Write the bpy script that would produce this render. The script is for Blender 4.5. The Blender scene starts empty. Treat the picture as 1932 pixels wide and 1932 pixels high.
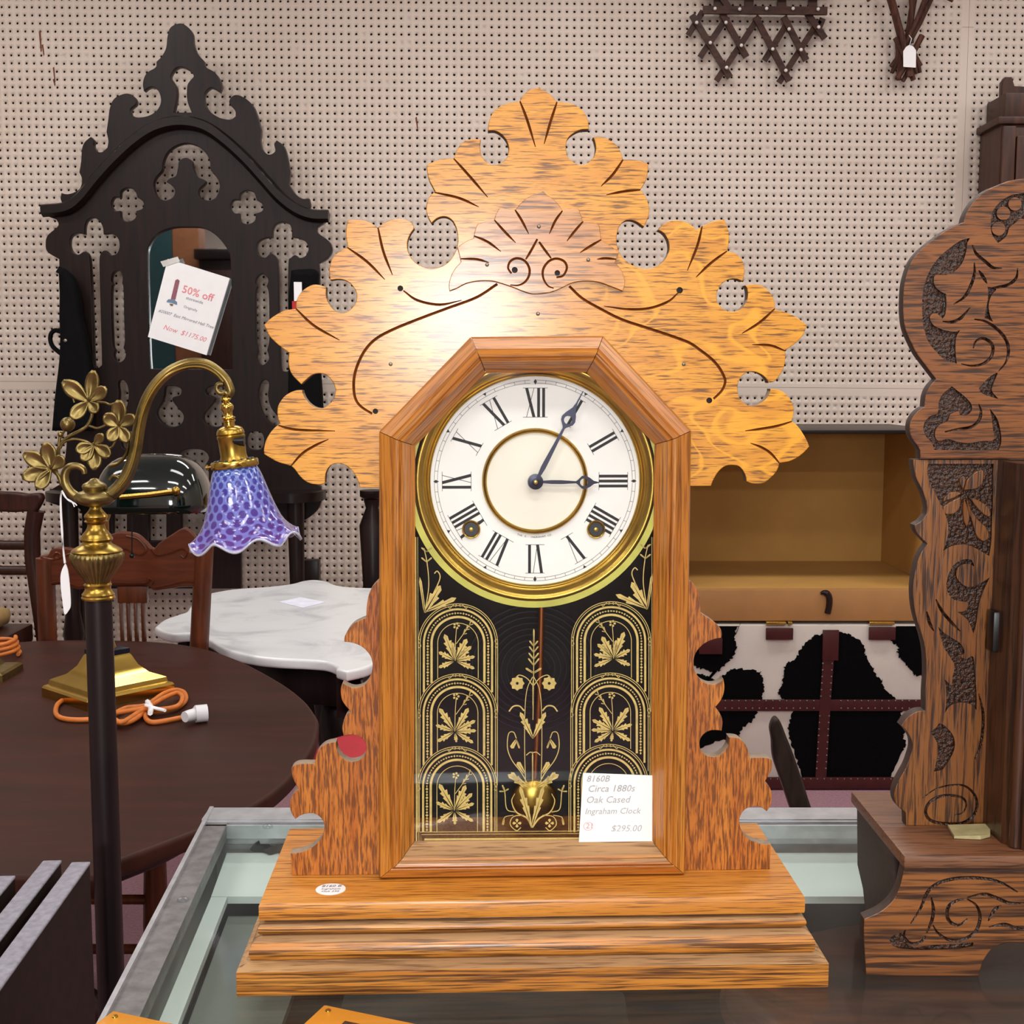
import bpy, bmesh, math, random
import numpy as np
from mathutils import Vector, Matrix
random.seed(7)
S = bpy.context.scene
C = S.collection
# ------------------------------------------------------------ camera
F = 2350.0; PITCH = math.radians(6.1); CZ = 1.30
cd = bpy.data.cameras.new('camera'); cam = bpy.data.objects.new('camera', cd); C.objects.link(cam)
cam.location = (0, 0, CZ); cam.rotation_euler = (math.radians(90) - PITCH, 0, 0)
cd.sensor_width = 36; cd.sensor_fit = 'HORIZONTAL'; cd.lens = 36 * F / 1932.0; cd.clip_start = 0.02
cd.dof.use_dof = False
S.camera = cam
S.view_settings.view_transform = 'Standard'; S.view_settings.look = 'None'
S.view_settings.exposure = 0.0; S.view_settings.gamma = 1.0; S.view_settings.use_curve_mapping = False
# ------------------------------------------------------------ world and lights
W = bpy.data.worlds.new('World'); S.world = W; W.use_nodes = True
W.node_tree.nodes['Background'].inputs[0].default_value = (0.9, 0.93, 1.0, 1)
W.node_tree.nodes['Background'].inputs[1].default_value = 0.05
CEIL = 3.05
def area(name, loc, rot, sx, sy, power, col=(1, 1, 1)):
    l = bpy.data.lights.new(name, 'AREA'); l.shape = 'RECTANGLE'; l.size = sx; l.size_y = sy; l.energy = power; l.color = col
    o = bpy.data.objects.new(name, l); C.objects.link(o); o.location = loc; o.rotation_euler = rot
    return o
for yy, pw in ((3.25, 23), (1.35, 11), (-0.5, 20), (-2.3, 36)):
    for xx in (-2.0, 0.15, 2.3):
        area('fluorescent_troffer_lamp', (xx, yy, CEIL - 0.03), (0, 0, 0), 1.2, 0.3, pw, (1.0, 0.975, 0.94))
area('shop_window_daylight', (0.07, -3.35, 1.56), (math.radians(90), 0, 0), 0.46, 0.44, 56, (0.95, 0.98, 1.0))

# ------------------------------------------------------------ projection helpers (photo pixel -> place)
_c, _s = math.cos(PITCH), math.sin(PITCH)
def ray(px, py):
    dx = (px - 966) / F; dy = -(py - 966) / F
    return Vector((dx, _c + dy * _s, -_s + dy * _c))
def atY(px, py, Y):
    r = ray(px, py); return Vector((r.x * Y / r.y, Y, CZ + r.z * Y / r.y))
def atZ(px, py, z):
    r = ray(px, py); t = (z - CZ) / r.z; return Vector((r.x * t, r.y * t, z))
class Frame:
    """local frame of a thing: origin at its base, turned rz about the vertical"""
    def __init__(s, o, rz=0.0):
        s.o = Vector(o); s.rz = rz; s.M = Matrix.Translation(s.o) @ Matrix.Rotation(rz, 4, 'Z'); s.I = s.M.inverted()
    def px(s, x, y, ly):          # pixel on the local plane y = ly
        c = s.I @ Vector((0, 0, CZ)); d = s.I.to_3x3() @ ray(x, y); t = (ly - c.y) / d.y
        p = c + d * t; return (p.x, p.z)
    def p3(s, x, y, ly):
        u, w = s.px(x, y, ly); return Vector((u, ly, w))
    def pz(s, x, y, lz):          # pixel on the local plane z = lz
        c = s.I @ Vector((0, 0, CZ)); d = s.I.to_3x3() @ ray(x, y); t = (lz - c.z) / d.z
        return c + d * t
    def inv(s, v): return s.I @ Vector(v)
def crop(ox, oy, sc):             # coordinates read off an enlarged detail
    return lambda x, y: (ox + x / sc, oy + y / sc)

# ------------------------------------------------------------ object helpers
def tag(o, label=None, cat=None, group=None, kind=None):
    if label: o['label'] = label
    if cat: o['category'] = cat
    if group: o['group'] = group
    if kind: o['kind'] = kind
    return o
def thing(name, label, cat, fr, group=None):
    o = bpy.data.objects.new(name, None); C.objects.link(o); o.empty_display_size = 0.05
    o.location = fr.o; o.rotation_euler = (0, 0, fr.rz)
    return tag(o, label, cat, group)
def shade(me, ang=35):
    if ang is None: return
    me.shade_smooth(); me.set_sharp_from_angle(angle=math.radians(ang))
def flat_caps(me):
    for p in me.polygons:
        if abs(p.normal.y) > .995: p.use_smooth = False
def obj(name, V, Fc, m, parent=None, ang=35, loc=None, rot=None):
    me = bpy.data.meshes.new(name); me.from_pydata([tuple(v) for v in V], [], Fc); me.validate()
    if isinstance(m, (list, tuple)):
        for k in m: me.materials.append(k)
    elif m: me.materials.append(m)
    bm = bmesh.new(); bm.from_mesh(me); bmesh.ops.recalc_face_normals(bm, faces=bm.faces); bm.to_mesh(me); bm.free()
    shade(me, ang)
    o = bpy.data.objects.new(name, me); C.objects.link(o)
    if loc is not None: o.location = loc
    if rot is not None: o.rotation_euler = rot
    if parent: o.parent = parent
    return o
class MB:
    """collects shapes that make up ONE part"""
    def __init__(s): s.V = []; s.F = []
    def add(s, V, Fc):
        n = len(s.V); s.V += [Vector(v) for v in V]; s.F += [tuple(i + n for i in f) for f in Fc]; return s
    def build(s, name, m, parent=None, ang=35, **k): return obj(name, s.V, s.F, m, parent, ang, **k)
def box_vf(x0, x1, y0, y1, z0, z1, b=0.0):
    if b <= 0:
        V = [(x, y, z) for x in (x0, x1) for y in (y0, y1) for z in (z0, z1)]
        return V, [(0, 1, 3, 2), (4, 6, 7, 5), (0, 4, 5, 1), (2, 3, 7, 6), (0, 2, 6, 4), (1, 5, 7, 3)]
    bm = bmesh.new(); bmesh.ops.create_cube(bm, size=1)
    for v in bm.verts:
        v.co = Vector((x0 if v.co.x < 0 else x1, y0 if v.co.y < 0 else y1, z0 if v.co.z < 0 else z1))
    bmesh.ops.bevel(bm, geom=bm.edges[:], offset=b, segments=2, affect='EDGES', profile=0.6)
    bm.verts.ensure_lookup_table(); bm.verts.index_update()
    V = [v.co.copy() for v in bm.verts]; Fc = [tuple(v.index for v in f.verts) for f in bm.faces]; bm.free()
    return V, Fc
def box(name, x0, x1, y0, y1, z0, z1, m, parent=None, b=0.0, **k):
    V, Fc = box_vf(x0, x1, y0, y1, z0, z1, b); return obj(name, V, Fc, m, parent, **k)
def lathe_vf(prof, seg=32, c=(0, 0, 0), rad=None, ring=False):
    V = []; Fc = []; n = len(prof)
    for i, (r, z) in enumerate(prof):
        for k in range(seg):
            a = 2 * math.pi * k / seg; rr = r if rad is None else rad(r, z, a, i)
            V.append((c[0] + rr * math.cos(a), c[1] + rr * math.sin(a), c[2] + z))
    for i in range(n - 1):
        for k in range(seg):
            k2 = (k + 1) % seg; Fc.append((i * seg + k, i * seg + k2, (i + 1) * seg + k2, (i + 1) * seg + k))
    if ring:
        for k in range(seg): Fc.append(((n - 1) * seg + k, (n - 1) * seg + (k + 1) % seg, (k + 1) % seg, k))
        return V, Fc
    if prof[0][0] > 1e-6: Fc.append(tuple(range(seg))[::-1])
    if prof[-1][0] > 1e-6: Fc.append(tuple((n - 1) * seg + k for k in range(seg)))
    return V, Fc
def lathe(name, prof, m, parent=None, seg=32, c=(0, 0, 0), ang=40, **k):
    V, Fc = lathe_vf(prof, seg, c); return obj(name, V, Fc, m, parent, ang, **k)
def frames_along(P):
    n = len(P); T = [(P[min(i + 1, n - 1)] - P[max(i - 1, 0)]).normalized() for i in range(n)]
    up = Vector((0, 0, 1))
    if abs(T[0].dot(up)) > .9: up = Vector((0, 1, 0))
    N = [(up - T[0] * up.dot(T[0])).normalized()]
    for i in range(1, n):
        v = N[-1] - T[i] * N[-1].dot(T[i])
        N.append(v.normalized() if v.length > 1e-6 else N[-1])
    return T, N
def tube_vf(P, r, seg=8, cap=True, flat=1.0):
    P = [Vector(p) for p in P]; n = len(P); T, N = frames_along(P); V = []; Fc = []
    for i in range(n):
        B = T[i].cross(N[i]); ri = r[i] if hasattr(r, '__len__') else r
        for k in range(seg):
            a = 2 * math.pi * k / seg
            V.append(P[i] + (N[i] * math.cos(a) * flat + B * math.sin(a)) * ri)
    for i in range(n - 1):
        for k in range(seg):
            k2 = (k + 1) % seg; Fc.append((i * seg + k, i * seg + k2, (i + 1) * seg + k2, (i + 1) * seg + k))
    if cap: Fc += [tuple(range(seg))[::-1], tuple((n - 1) * seg + k for k in range(seg))]
    return V, Fc
def tube(name, P, r, m, parent=None, seg=8, **k):
    V, Fc = tube_vf(P, r, seg); return obj(name, V, Fc, m, parent, 60, **k)
def sphere_vf(c, r, seg=12, ring=8, sc=(1, 1, 1)):
    prof = [(math.sin(math.pi * i / ring), -math.cos(math.pi * i / ring)) for i in range(ring + 1)]
    prof[0] = (1e-4, -1); prof[-1] = (1e-4, 1)
    V, Fc = lathe_vf(prof, seg); return [Vector((c[0] + v[0] * r * sc[0], c[1] + v[1] * r * sc[1], c[2] + v[2] * r * sc[2])) for v in V], Fc

# ------------------------------------------------------------ outlines
def cr(P, n=6, closed=False):
    """centripetal-ish Catmull-Rom through points (tuples of any length)"""
    P = [np.array(p, float) for p in P]; m = len(P); out = []
    if m < 3: return [tuple(p) for p in P]
    rng = range(m if closed else m - 1)
    for i in rng:
        p1, p2 = P[i], P[(i + 1) % m]
        p0 = P[i - 1] if (closed or i > 0) else 2 * p1 - p2
        p3 = P[(i + 2) % m] if (closed or i + 2 < m) else 2 * p2 - p1
        for k in range(n):
            t = k / n
            out.append(tuple(0.5 * ((2 * p1) + (p2 - p0) * t + (2 * p0 - 5 * p1 + 4 * p2 - p3) * t * t + (-p0 + 3 * p1 - 3 * p2 + p3) * t ** 3)))
    if not closed: out.append(tuple(P[-1]))
    return out
def path(s, conv=None, n=5, closed=True):
    """'x,y x,y* ...' -> smooth outline, * marks a corner"""
    pts = []; cor = []
    for w in s.split():
        c = w.endswith('*'); x, y = w.rstrip('*').split(','); p = (float(x), float(y))
        pts.append(conv(*p) if conv else p); cor.append(c)
    m = len(pts)
    if not closed:
        out = []; seg = [pts[0]]
        for i in range(1, m):
            seg.append(pts[i])
            if cor[i] or i == m - 1:
                out += cr(seg, n)[:-1]; seg = [pts[i]]
        return out + [pts[-1]]
    if not any(cor): return cr(pts, n, True)
    k0 = cor.index(True); pts = pts[k0:] + pts[:k0] + [pts[k0]]; cor = cor[k0:] + cor[:k0] + [True]
    out = []; seg = [pts[0]]
    for i in range(1, m + 1):
        seg.append(pts[i])
        if cor[i]: out += cr(seg, n)[:-1]; seg = [pts[i]]
    return out
def dedupe(L, eps=1e-5):
    out = []
    for p in L:
        if not out or math.hypot(p[0] - out[-1][0], p[1] - out[-1][1]) > eps: out.append(p)
    if len(out) > 1 and math.hypot(out[0][0] - out[-1][0], out[0][1] - out[-1][1]) < eps: out.pop()
    return out
def plate_me(loops, y0, y1, bev=0.0, name='plate', bseg=1):
    """loops in local (x,z); solid between y0 (front) and y1 (back) -> mesh data"""
    cu = bpy.data.curves.new(name, 'CURVE'); cu.dimensions = '2D'; cu.fill_mode = 'BOTH'
    t = abs(y1 - y0); cu.extrude = max(t / 2 - bev, 1e-5); cu.bevel_depth = bev; cu.bevel_resolution = bseg; cu.offset = -bev
    for L in loops:
        L = dedupe(L); sp = cu.splines.new('POLY'); sp.points.add(len(L) - 1)
        for i, p in enumerate(L): sp.points[i].co = (p[0], p[1], 0, 1)
        sp.use_cyclic_u = True
    o = bpy.data.objects.new(name, cu); C.objects.link(o)
    dg = bpy.context.evaluated_depsgraph_get(); me = bpy.data.meshes.new_from_object(o.evaluated_get(dg))
    bpy.data.objects.remove(o); bpy.data.curves.remove(cu)
    ym = (y0 + y1) / 2
    bm = bmesh.new(); bm.from_mesh(me); bmesh.ops.remove_doubles(bm, verts=bm.verts, dist=2e-6)
    for v in bm.verts: v.co = Vector((v.co.x, ym - v.co.z, v.co.y))
    bmesh.ops.recalc_face_normals(bm, faces=bm.faces); bm.to_mesh(me); bm.free()
    me.materials.clear()
    return me
def plate(name, loops, y0, y1, m, parent=None, bev=0.0, ang=35, bseg=1):
    me = plate_me(loops, y0, y1, bev, name, bseg)
    for k in (m if isinstance(m, (list, tuple)) else [m]): me.materials.append(k)
    shade(me, ang); flat_caps(me); o = bpy.data.objects.new(name, me); C.objects.link(o)
    if parent: o.parent = parent
    return o
def vgroove_vf(P, w, d, y, taper=(0.35, 0.35)):
    """diamond-section tube lying in the plane y: cuts a V groove of width w, depth d. P in (x,z)"""
    P = dedupe(P); n = len(P); V = []; Fc = []
    for i in range(n):
        a = P[max(i - 1, 0)]; b = P[min(i + 1, n - 1)]
        tx, tz = b[0] - a[0], b[1] - a[1]; L = math.hypot(tx, tz) or 1; nx, nz = -tz / L, tx / L
        t = i / (n - 1); k = 1.0
        if t < .3: k = taper[0] + (1 - taper[0]) * t / .3
        if t > .7: k = min(k, taper[1] + (1 - taper[1]) * (1 - t) / .3)
        h = w / 2 * k; dd = d * k; x, z = P[i]
        e = .0004; h2 = h * (1 + e / max(dd, 1e-5))
        V += [(x + nx * h2, y - e, z + nz * h2), (x, y + dd, z), (x - nx * h2, y - e, z - nz * h2)]
    for i in range(n - 1):
        for k in range(3):
            k2 = (k + 1) % 3; Fc.append((i * 3 + k, i * 3 + k2, i * 3 + 3 + k2, i * 3 + 3 + k))
    Fc += [(2, 1, 0), tuple((n - 1) * 3 + k for k in range(3))]
    return V, Fc
def cut(o, cutters, m_cut):
    """carve the shapes (list of (V,F) or mesh data) out of o; carved faces take m_cut"""
    for idx, cs in enumerate(cutters):
        mb = MB()
        for c in cs:
            if isinstance(c, tuple): mb.add(*c)
            else: mb.add([v.co for v in c.vertices], [tuple(p.vertices) for p in c.polygons])
        co = mb.build('cutter', m_cut, o.parent, None)
        md = o.modifiers.new('carve', 'BOOLEAN'); md.operation = 'DIFFERENCE'; md.object = co; md.solver = 'EXACT'
        md.use_self = False; md.material_mode = 'TRANSFER'
        dg = bpy.context.evaluated_depsgraph_get(); n0 = len(o.data.polygons)
        me = bpy.data.meshes.new_from_object(o.evaluated_get(dg))
        o.modifiers.clear(); cm = co.data; bpy.data.objects.remove(co); bpy.data.meshes.remove(cm)
        if len(me.polygons) > 4: o.data = me
        else: print('CUT FAILED', o.name, idx, n0, len(me.polygons))
    shade(o.data, 30); flat_caps(o.data)
def ribbon_vf(P, w, y, taper=None):
    """flat printed line in the plane y"""
    P = dedupe(P, 1e-6); n = len(P); V = []; Fc = []
    if n < 2: return V, Fc
    for i in range(n):
        a = P[max(i - 1, 0)]; b = P[min(i + 1, n - 1)]
        tx, tz = b[0] - a[0], b[1] - a[1]; L = math.hypot(tx, tz) or 1; nx, nz = -tz / L, tx / L
        h = w / 2 * (taper(i / (n - 1)) if taper else 1); x, z = P[i]
        V += [(x + nx * h, y, z + nz * h), (x - nx * h, y, z - nz * h)]
    for i in range(n - 1): Fc.append((2 * i, 2 * i + 1, 2 * i + 3, 2 * i + 2))
    return V, Fc
def text_vf(body, size, conv, shear=0.0, align='LEFT', bold=0.0):
    """flat lettering as mesh; conv maps font (x,y) to a 3-D point"""
    cu = bpy.data.curves.new('t', 'FONT'); cu.body = body; cu.size = size; cu.shear = shear; cu.align_x = align
    cu.resolution_u = 2; cu.offset = bold
    o = bpy.data.objects.new('t', cu); C.objects.link(o)
    dg = bpy.context.evaluated_depsgraph_get(); me = bpy.data.meshes.new_from_object(o.evaluated_get(dg))
    V = [conv(v.co.x, v.co.y) for v in me.vertices]; Fc = [tuple(p.vertices) for p in me.polygons]
    bpy.data.objects.remove(o); bpy.data.curves.remove(cu); bpy.data.meshes.remove(me)
    return V, Fc

# ------------------------------------------------------------ materials
def srgb(r, g, b):
    f = lambda c: (c / 255 / 12.92) if c / 255 <= .04045 else ((c / 255 + .055) / 1.055) ** 2.4
    return (f(r), f(g), f(b), 1)
class NT:
    def __init__(s, name):
        s.m = bpy.data.materials.new(name); s.m.use_nodes = True; s.t = s.m.node_tree; s.b = s.t.nodes['Principled BSDF']
    def n(s, ty, **k):
        o = s.t.nodes.new(ty)
        for a, v in k.items(): setattr(o, a, v)
        return o
    def l(s, a, b): s.t.links.new(a, b)
    def set(s, **k):
        for a, v in k.items(): s.b.inputs[a.replace('_', ' ')].default_value = v
        return s
    def coord(s, scale, kind='Object', rot=(0, 0, 0), loc=(0, 0, 0)):
        tc = s.n('ShaderNodeTexCoord'); mp = s.n('ShaderNodeMapping'); mp.inputs['Scale'].default_value = scale
        mp.inputs['Rotation'].default_value = rot; mp.inputs['Location'].default_value = loc
        src = tc.outputs[kind]
        if getattr(s, 'pre', 0):
            m0 = s.n('ShaderNodeMapping'); m0.inputs['Rotation'].default_value = (0, s.pre, 0); s.l(src, m0.inputs[0]); src = m0.outputs[0]
        s.l(src, mp.inputs[0]); return mp.outputs[0]
    def noise(s, co, scale=1, detail=3, rough=.55, dist=0.0):
        o = s.n('ShaderNodeTexNoise'); o.inputs['Scale'].default_value = scale; o.inputs['Detail'].default_value = detail
        o.inputs['Roughness'].default_value = rough; o.inputs['Distortion'].default_value = dist
        s.l(co, o.inputs['Vector']); return o.outputs['Fac']
    def ramp(s, fac, stops):
        o = s.n('ShaderNodeValToRGB'); e = o.color_ramp.elements
        while len(e) < len(stops): e.new(.5)
        for k, (p, c) in enumerate(stops):
            e[k].position = p; e[k].color = c if hasattr(c, '__len__') else (c, c, c, 1)
        s.l(fac, o.inputs[0]); return o.outputs[0]
    def mix(s, fac, a, b, mode='MIX'):
        o = s.n('ShaderNodeMix', data_type='RGBA', blend_type=mode)
        for v, i in ((fac, 0), (a, 6), (b, 7)):
            if hasattr(v, 'links') or hasattr(v, 'is_output'): s.l(v, o.inputs[i])
            else: o.inputs[i].default_value = v
        return o.outputs[2]
    def math(s, op, a, b=None):
        o = s.n('ShaderNodeMath', operation=op)
        for v, i in ((a, 0), (b, 1)):
            if v is None: continue
            if hasattr(v, 'is_output'): s.l(v, o.inputs[i])
            else: o.inputs[i].default_value = v
        return o.outputs[0]
    def bump(s, h, st=.3, d=.001):
        o = s.n('ShaderNodeBump'); o.inputs['Strength'].default_value = st; o.inputs['Distance'].default_value = d
        s.l(h, o.inputs['Height']); s.l(o.outputs[0], s.b.inputs['Normal'])
    def col(s, c): s.l(c, s.b.inputs['Base Color'])
def plain(name, rgb, rough=.5, metal=0.0, var=.12, vs=30, bump=0.0, bs=200, **k):
    t = NT(name); co = t.coord((1, 1, 1)); f = t.noise(co, vs, 4)
    c = rgb if len(rgb) == 4 else srgb(*rgb)
    lo = tuple(v * (1 - var) for v in c[:3]) + (1,); hi = tuple(min(1, v * (1 + var)) for v in c[:3]) + (1,)
    t.col(t.ramp(f, [(.3, lo), (.7, hi)])); t.set(Roughness=rough, Metallic=metal, **k)
    if bump: t.bump(t.noise(co, bs, 3), bump, .0008)
    return t.m
def oak(name, light, mid, dark, axis='x', along=45, cross=420, lo=.56, hi=.66, rough=.38, coat=.25, tone=1.0, flame=0.0, fleck=False, bump=.25, depth=.9, sy=1.0, roty=0.0):
    """ring-porous oak: honey ground, dark pore dashes along the grain"""
    t = NT(name); t.pre = roty
    def sc(a, c): return {'x': (a, c * sy, c), 'z': (c, c * sy, a), 'y': (c, a, c)}[axis]
    co = t.coord(sc(along, cross)); p = t.noise(co, 1, 2.5, .6, .15)
    co2 = t.coord(sc(along * .18, cross * .16), loc=(3, 5, 1)); q = t.noise(co2, 1, 4, .6, .6 + flame)
    co3 = t.coord((9, 9, 9)); r = t.noise(co3, 1, 2)
    base = t.ramp(q, [(.28, srgb(*mid)), (.62, srgb(*light))])
    base = t.mix(t.ramp(r, [(.35, 0.0), (.75, .45 * tone)]), base, srgb(*mid))
    pf = t.ramp(p, [(lo, 0.0), (hi, depth)])
    if flame:
        co4 = t.coord(sc(along * .1, cross * .3), loc=(1, 2, 7)); g = t.noise(co4, 1, 5, .62, 1.2)
        base = t.mix(t.ramp(g, [(.5, 0.0), (.68, .85)]), base, srgb(*dark))
    c = t.mix(pf, base, srgb(*dark))
    co5 = t.coord(sc(along * 1.8, cross * 2.1), loc=(7, 1, 4)); p5 = t.noise(co5, 1, 2, .5, .1)
    c = t.mix(t.ramp(p5, [(.58, 0.0), (.66, depth * .75)]), c, srgb(*dark))
    if fleck:
        cf = t.coord((16, 5, 28), rot=(0, .9, 0)); fl = t.noise(cf, 1, 1.5, .4, 1.2)
        band = t.ramp(fl, [(.50, 0.0), (.525, 1.0), (.545, 1.0), (.57, 0.0)])
        sx = t.n('ShaderNodeSeparateXYZ'); t.l(t.coord((1, 1, 1)), sx.inputs[0])
        mk = t.ramp(t.math('MULTIPLY_ADD', sx.outputs[0], 5.0), [(.62, 0.0), (.85, .75)])
        c = t.mix(t.math('MULTIPLY', band, mk), c, srgb(*[min(255, int(v * 1.07)) for v in light]))
    t.col(c); t.set(Roughness=rough, Coat_Weight=coat, Coat_Roughness=.18)
    t.bump(t.math('SUBTRACT', 1.0, pf), bump, .0006)
    return t.m
def darkwood(name, a, b, axis='z', along=6, cross=70, rough=.4, coat=.2, spec=.25):
    t = NT(name); sc = {'x': (along, cross, cross), 'z': (cross, cross, along), 'y': (cross, along, cross)}[axis]
    f = t.noise(t.coord(sc), 1, 4, .6, .4)
    t.col(t.ramp(f, [(.3, srgb(*a)), (.7, srgb(*b))])); t.set(Roughness=rough, Coat_Weight=coat * .35, Coat_Roughness=.25, Specular_IOR_Level=spec)
    t.bump(f, .12, .0006); return t.m
M = {}
M['oak_head'] = oak('oak_header', (228, 160, 28), (206, 132, 16), (100, 54, 6), 'x', 42, 620, .535, .64, .42, .5, fleck=True)
M['oak_applied'] = oak('oak_applied', (216, 150, 60), (182, 112, 38), (80, 42, 14), 'x', 26, 420, .53, .68, .33, .4, flame=.3)
M['oak_wing'] = oak('oak_wing', (198, 122, 42), (172, 92, 24), (92, 44, 8), 'z', 60, 640, .46, .58, .42, .2, depth=.8)
M['oak_stile'] = oak('oak_stile', (206, 138, 54), (178, 104, 34), (104, 54, 10), 'z', 20, 620, .50, .66, .34, .35, depth=.75)
M['oak_rail'] = oak('oak_rail', (206, 140, 58), (178, 104, 36), (104, 54, 10), 'x', 20, 620, .50, .66, .34, .35, depth=.75)
M['oak_dl'] = oak('oak_diagonal_left', (206, 140, 58), (178, 104, 36), (104, 54, 10), 'x', 20, 620, .50, .66, .34, .35, depth=.75, roty=math.radians(46))
M['oak_dr'] = oak('oak_diagonal_right', (206, 140, 58), (178, 104, 36), (104, 54, 10), 'x', 20, 620, .50, .66, .34, .35, depth=.75, roty=math.radians(-46))
M['oak_base'] = oak('oak_base', (216, 148, 60), (188, 114, 34), (78, 42, 10), 'x', 16, 640, .48, .60, .36, .35, flame=.5)
M['oak_top'] = oak('oak_top', (222, 152, 60), (198, 122, 40), (116, 66, 18), 'x', 22, 640, .53, .66, .38, .3)
M['groove'] = plain('groove_stain_and_edge_shade', (112, 58, 16), .6, var=.3, vs=200, Specular_IOR_Level=.2)  # stain in the carved grooves, also painted shade on the fan ornament's edges
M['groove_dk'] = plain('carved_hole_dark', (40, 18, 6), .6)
M['dust'] = plain('dusty_oak_edge', (150, 132, 112), .9, var=.2, vs=160)
M['oak_edge'] = plain('oak_end_grain', (96, 74, 54), .7, var=.3, vs=300)
M['brass'] = plain('aged_brass', (176, 144, 66), .3, 1.0, var=.25, vs=25)
M['brass_ant'] = plain('antique_brass', (142, 124, 76), .38, 1.0, var=.3, vs=60, bump=.15, bs=300)
M['brass_new'] = plain('polished_brass', (200, 168, 84), .22, 1.0, var=.12, vs=20)
M['steel'] = plain('blued_steel', (34, 34, 52), .3, .6, var=.2)
M['nail'] = plain('nail_head', (150, 146, 132), .35, .9)
M['black'] = plain('black_paint', (8, 8, 9), .35, var=.3)
M['black_matte'] = plain('matt_black', (6, 6, 7), .8, var=.3)
M['print'] = plain('black_print', (22, 24, 30), .6, var=.2, vs=90)
M['print_thin'] = plain('grey_print', (86, 88, 92), .7)
M['gilt'] = plain('gilt_stencil', (212, 186, 108), .55, 0.0, var=.15, vs=260)
M['gilt_ring'] = plain('gilt_ring', (196, 192, 84), .45, 0.0, var=.15, vs=60)
M['dial'] = plain('dial_paper', (250, 250, 246), .45, var=.03, vs=40)
M['dial_in'] = plain('dial_centre_paper', (246, 242, 226), .5, var=.04, vs=25)
M['paper'] = plain('white_paper', (250, 250, 251), .75, var=.02)
M['ink'] = plain('faded_ink', (176, 180, 184), .8)
M['ink_dk'] = plain('grey_ink', (120, 122, 130), .8)
M['ink_red'] = plain('faded_red_ink', (226, 150, 160), .8)
M['alu'] = plain('aluminium_frame', (196, 198, 202), .34, .55, var=.15, vs=60, bump=.05)
M['alu_dusty'] = plain('dusty_aluminium', (124, 122, 122), .55, .5, var=.25, vs=90)
def glass_mat(name, tint, refl_rough=.03, ior=1.5):
    t = NT(name); t.t.nodes.remove(t.b)
    tr = t.n('ShaderNodeBsdfTransparent'); tr.inputs[0].default_value = tint
    gl = t.n('ShaderNodeBsdfGlossy'); gl.inputs['Roughness'].default_value = refl_rough
    fr = t.n('ShaderNodeFresnel'); fr.inputs['IOR'].default_value = ior
    gm = t.n('ShaderNodeNewGeometry'); fac = t.math('MULTIPLY', fr.outputs[0], t.math('SUBTRACT', 1.0, gm.outputs['Backfacing']))
    mx = t.n('ShaderNodeMixShader'); t.l(fac, mx.inputs[0]); t.l(tr.outputs[0], mx.inputs[1]); t.l(gl.outputs[0], mx.inputs[2])
    t.l(mx.outputs[0], t.t.nodes['Material Output'].inputs[0]); return t.m
M['glass'] = glass_mat('clock_glass', (.985, .99, .985, 1))
def dusty_glass():
    m = glass_mat('counter_glass', (.93, .96, .95, 1), .08, 1.36); nt = m.node_tree; out = nt.nodes['Material Output']; src = out.inputs[0].links[0].from_socket
    df = nt.nodes.new('ShaderNodeBsdfDiffuse'); df.inputs[0].default_value = srgb(176, 184, 180); mx = nt.nodes.new('ShaderNodeMixShader')
    tc = nt.nodes.new('ShaderNodeTexCoord'); nz = nt.nodes.new('ShaderNodeTexNoise'); nz.inputs['Scale'].default_value = 9; rp_ = nt.nodes.new('ShaderNodeMapRange')
    rp_.inputs[1].default_value = .3; rp_.inputs[2].default_value = .75; rp_.inputs[3].default_value = .008; rp_.inputs[4].default_value = .05
    nt.links.new(tc.outputs['Object'], nz.inputs['Vector']); nt.links.new(nz.outputs[0], rp_.inputs[0]); nt.links.new(rp_.outputs[0], mx.inputs[0])
    nt.links.new(src, mx.inputs[1]); nt.links.new(df.outputs[0], mx.inputs[2]); nt.links.new(mx.outputs[0], out.inputs[0]); return m
M['counter_glass'] = dusty_glass()
M['mirror'] = plain('mirror_silver', (200, 204, 206), .02, 1.0, var=.02)
# ============================================================ ROOM
ZC = 0.9085                       # counter top height
WY = 4.55                         # pegboard wall
def peg_paint():
    t = NT('pegboard_paint'); co = t.coord((1, 1, 1))
    a = t.noise(co, 3, 4); b = t.noise(t.coord((9, 9, 26)), 2.2, 5)
    c = t.ramp(a, [(.3, srgb(206, 190, 176)), (.7, srgb(216, 202, 190))])
    c = t.mix(t.ramp(b, [(.70, 0.0), (.78, .35)]), c, srgb(150, 120, 100))
    t.col(c); t.set(Roughness=.55); t.bump(t.noise(co, 120, 3), .06, .001); return t.m
M['peg'] = peg_paint()
M['hole'] = plain('pegboard_backing', (70, 54, 44), .9)
M['carpet'] = plain('mauve_carpet', (150, 112, 122), .95, var=.22, vs=140, bump=.4, bs=400)
M['wallpaint'] = plain('wall_paint', (176, 166, 156), .8, var=.05, vs=3)
M['ceiling'] = plain('ceiling_paint', (214, 214, 212), .9, var=.03, vs=5)
XL, XR, YB = -3.2, 3.4, -3.6
tag(box('floor', XL, XR, YB, WY + .1, -.05, 0, M['carpet']), kind='structure')
tag(box('ceiling', XL, XR, YB, WY + .1, CEIL, CEIL + .05, M['ceiling']), kind='structure')
tag(box('wall_left', XL - .08, XL, YB, WY + .1, 0, CEIL, M['wallpaint']), kind='structure')
tag(box('wall_right', XR, XR + .08, YB, WY + .1, 0, CEIL, M['wallpaint']), kind='structure')
tag(box('wall_front', XL, XR, YB - .08, YB, 0, CEIL, M['wallpaint']), kind='structure')
wb = tag(box('wall_back', XL, XR, WY + .03, WY + .1, 0, CEIL, M['hole']), kind='structure')
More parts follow.
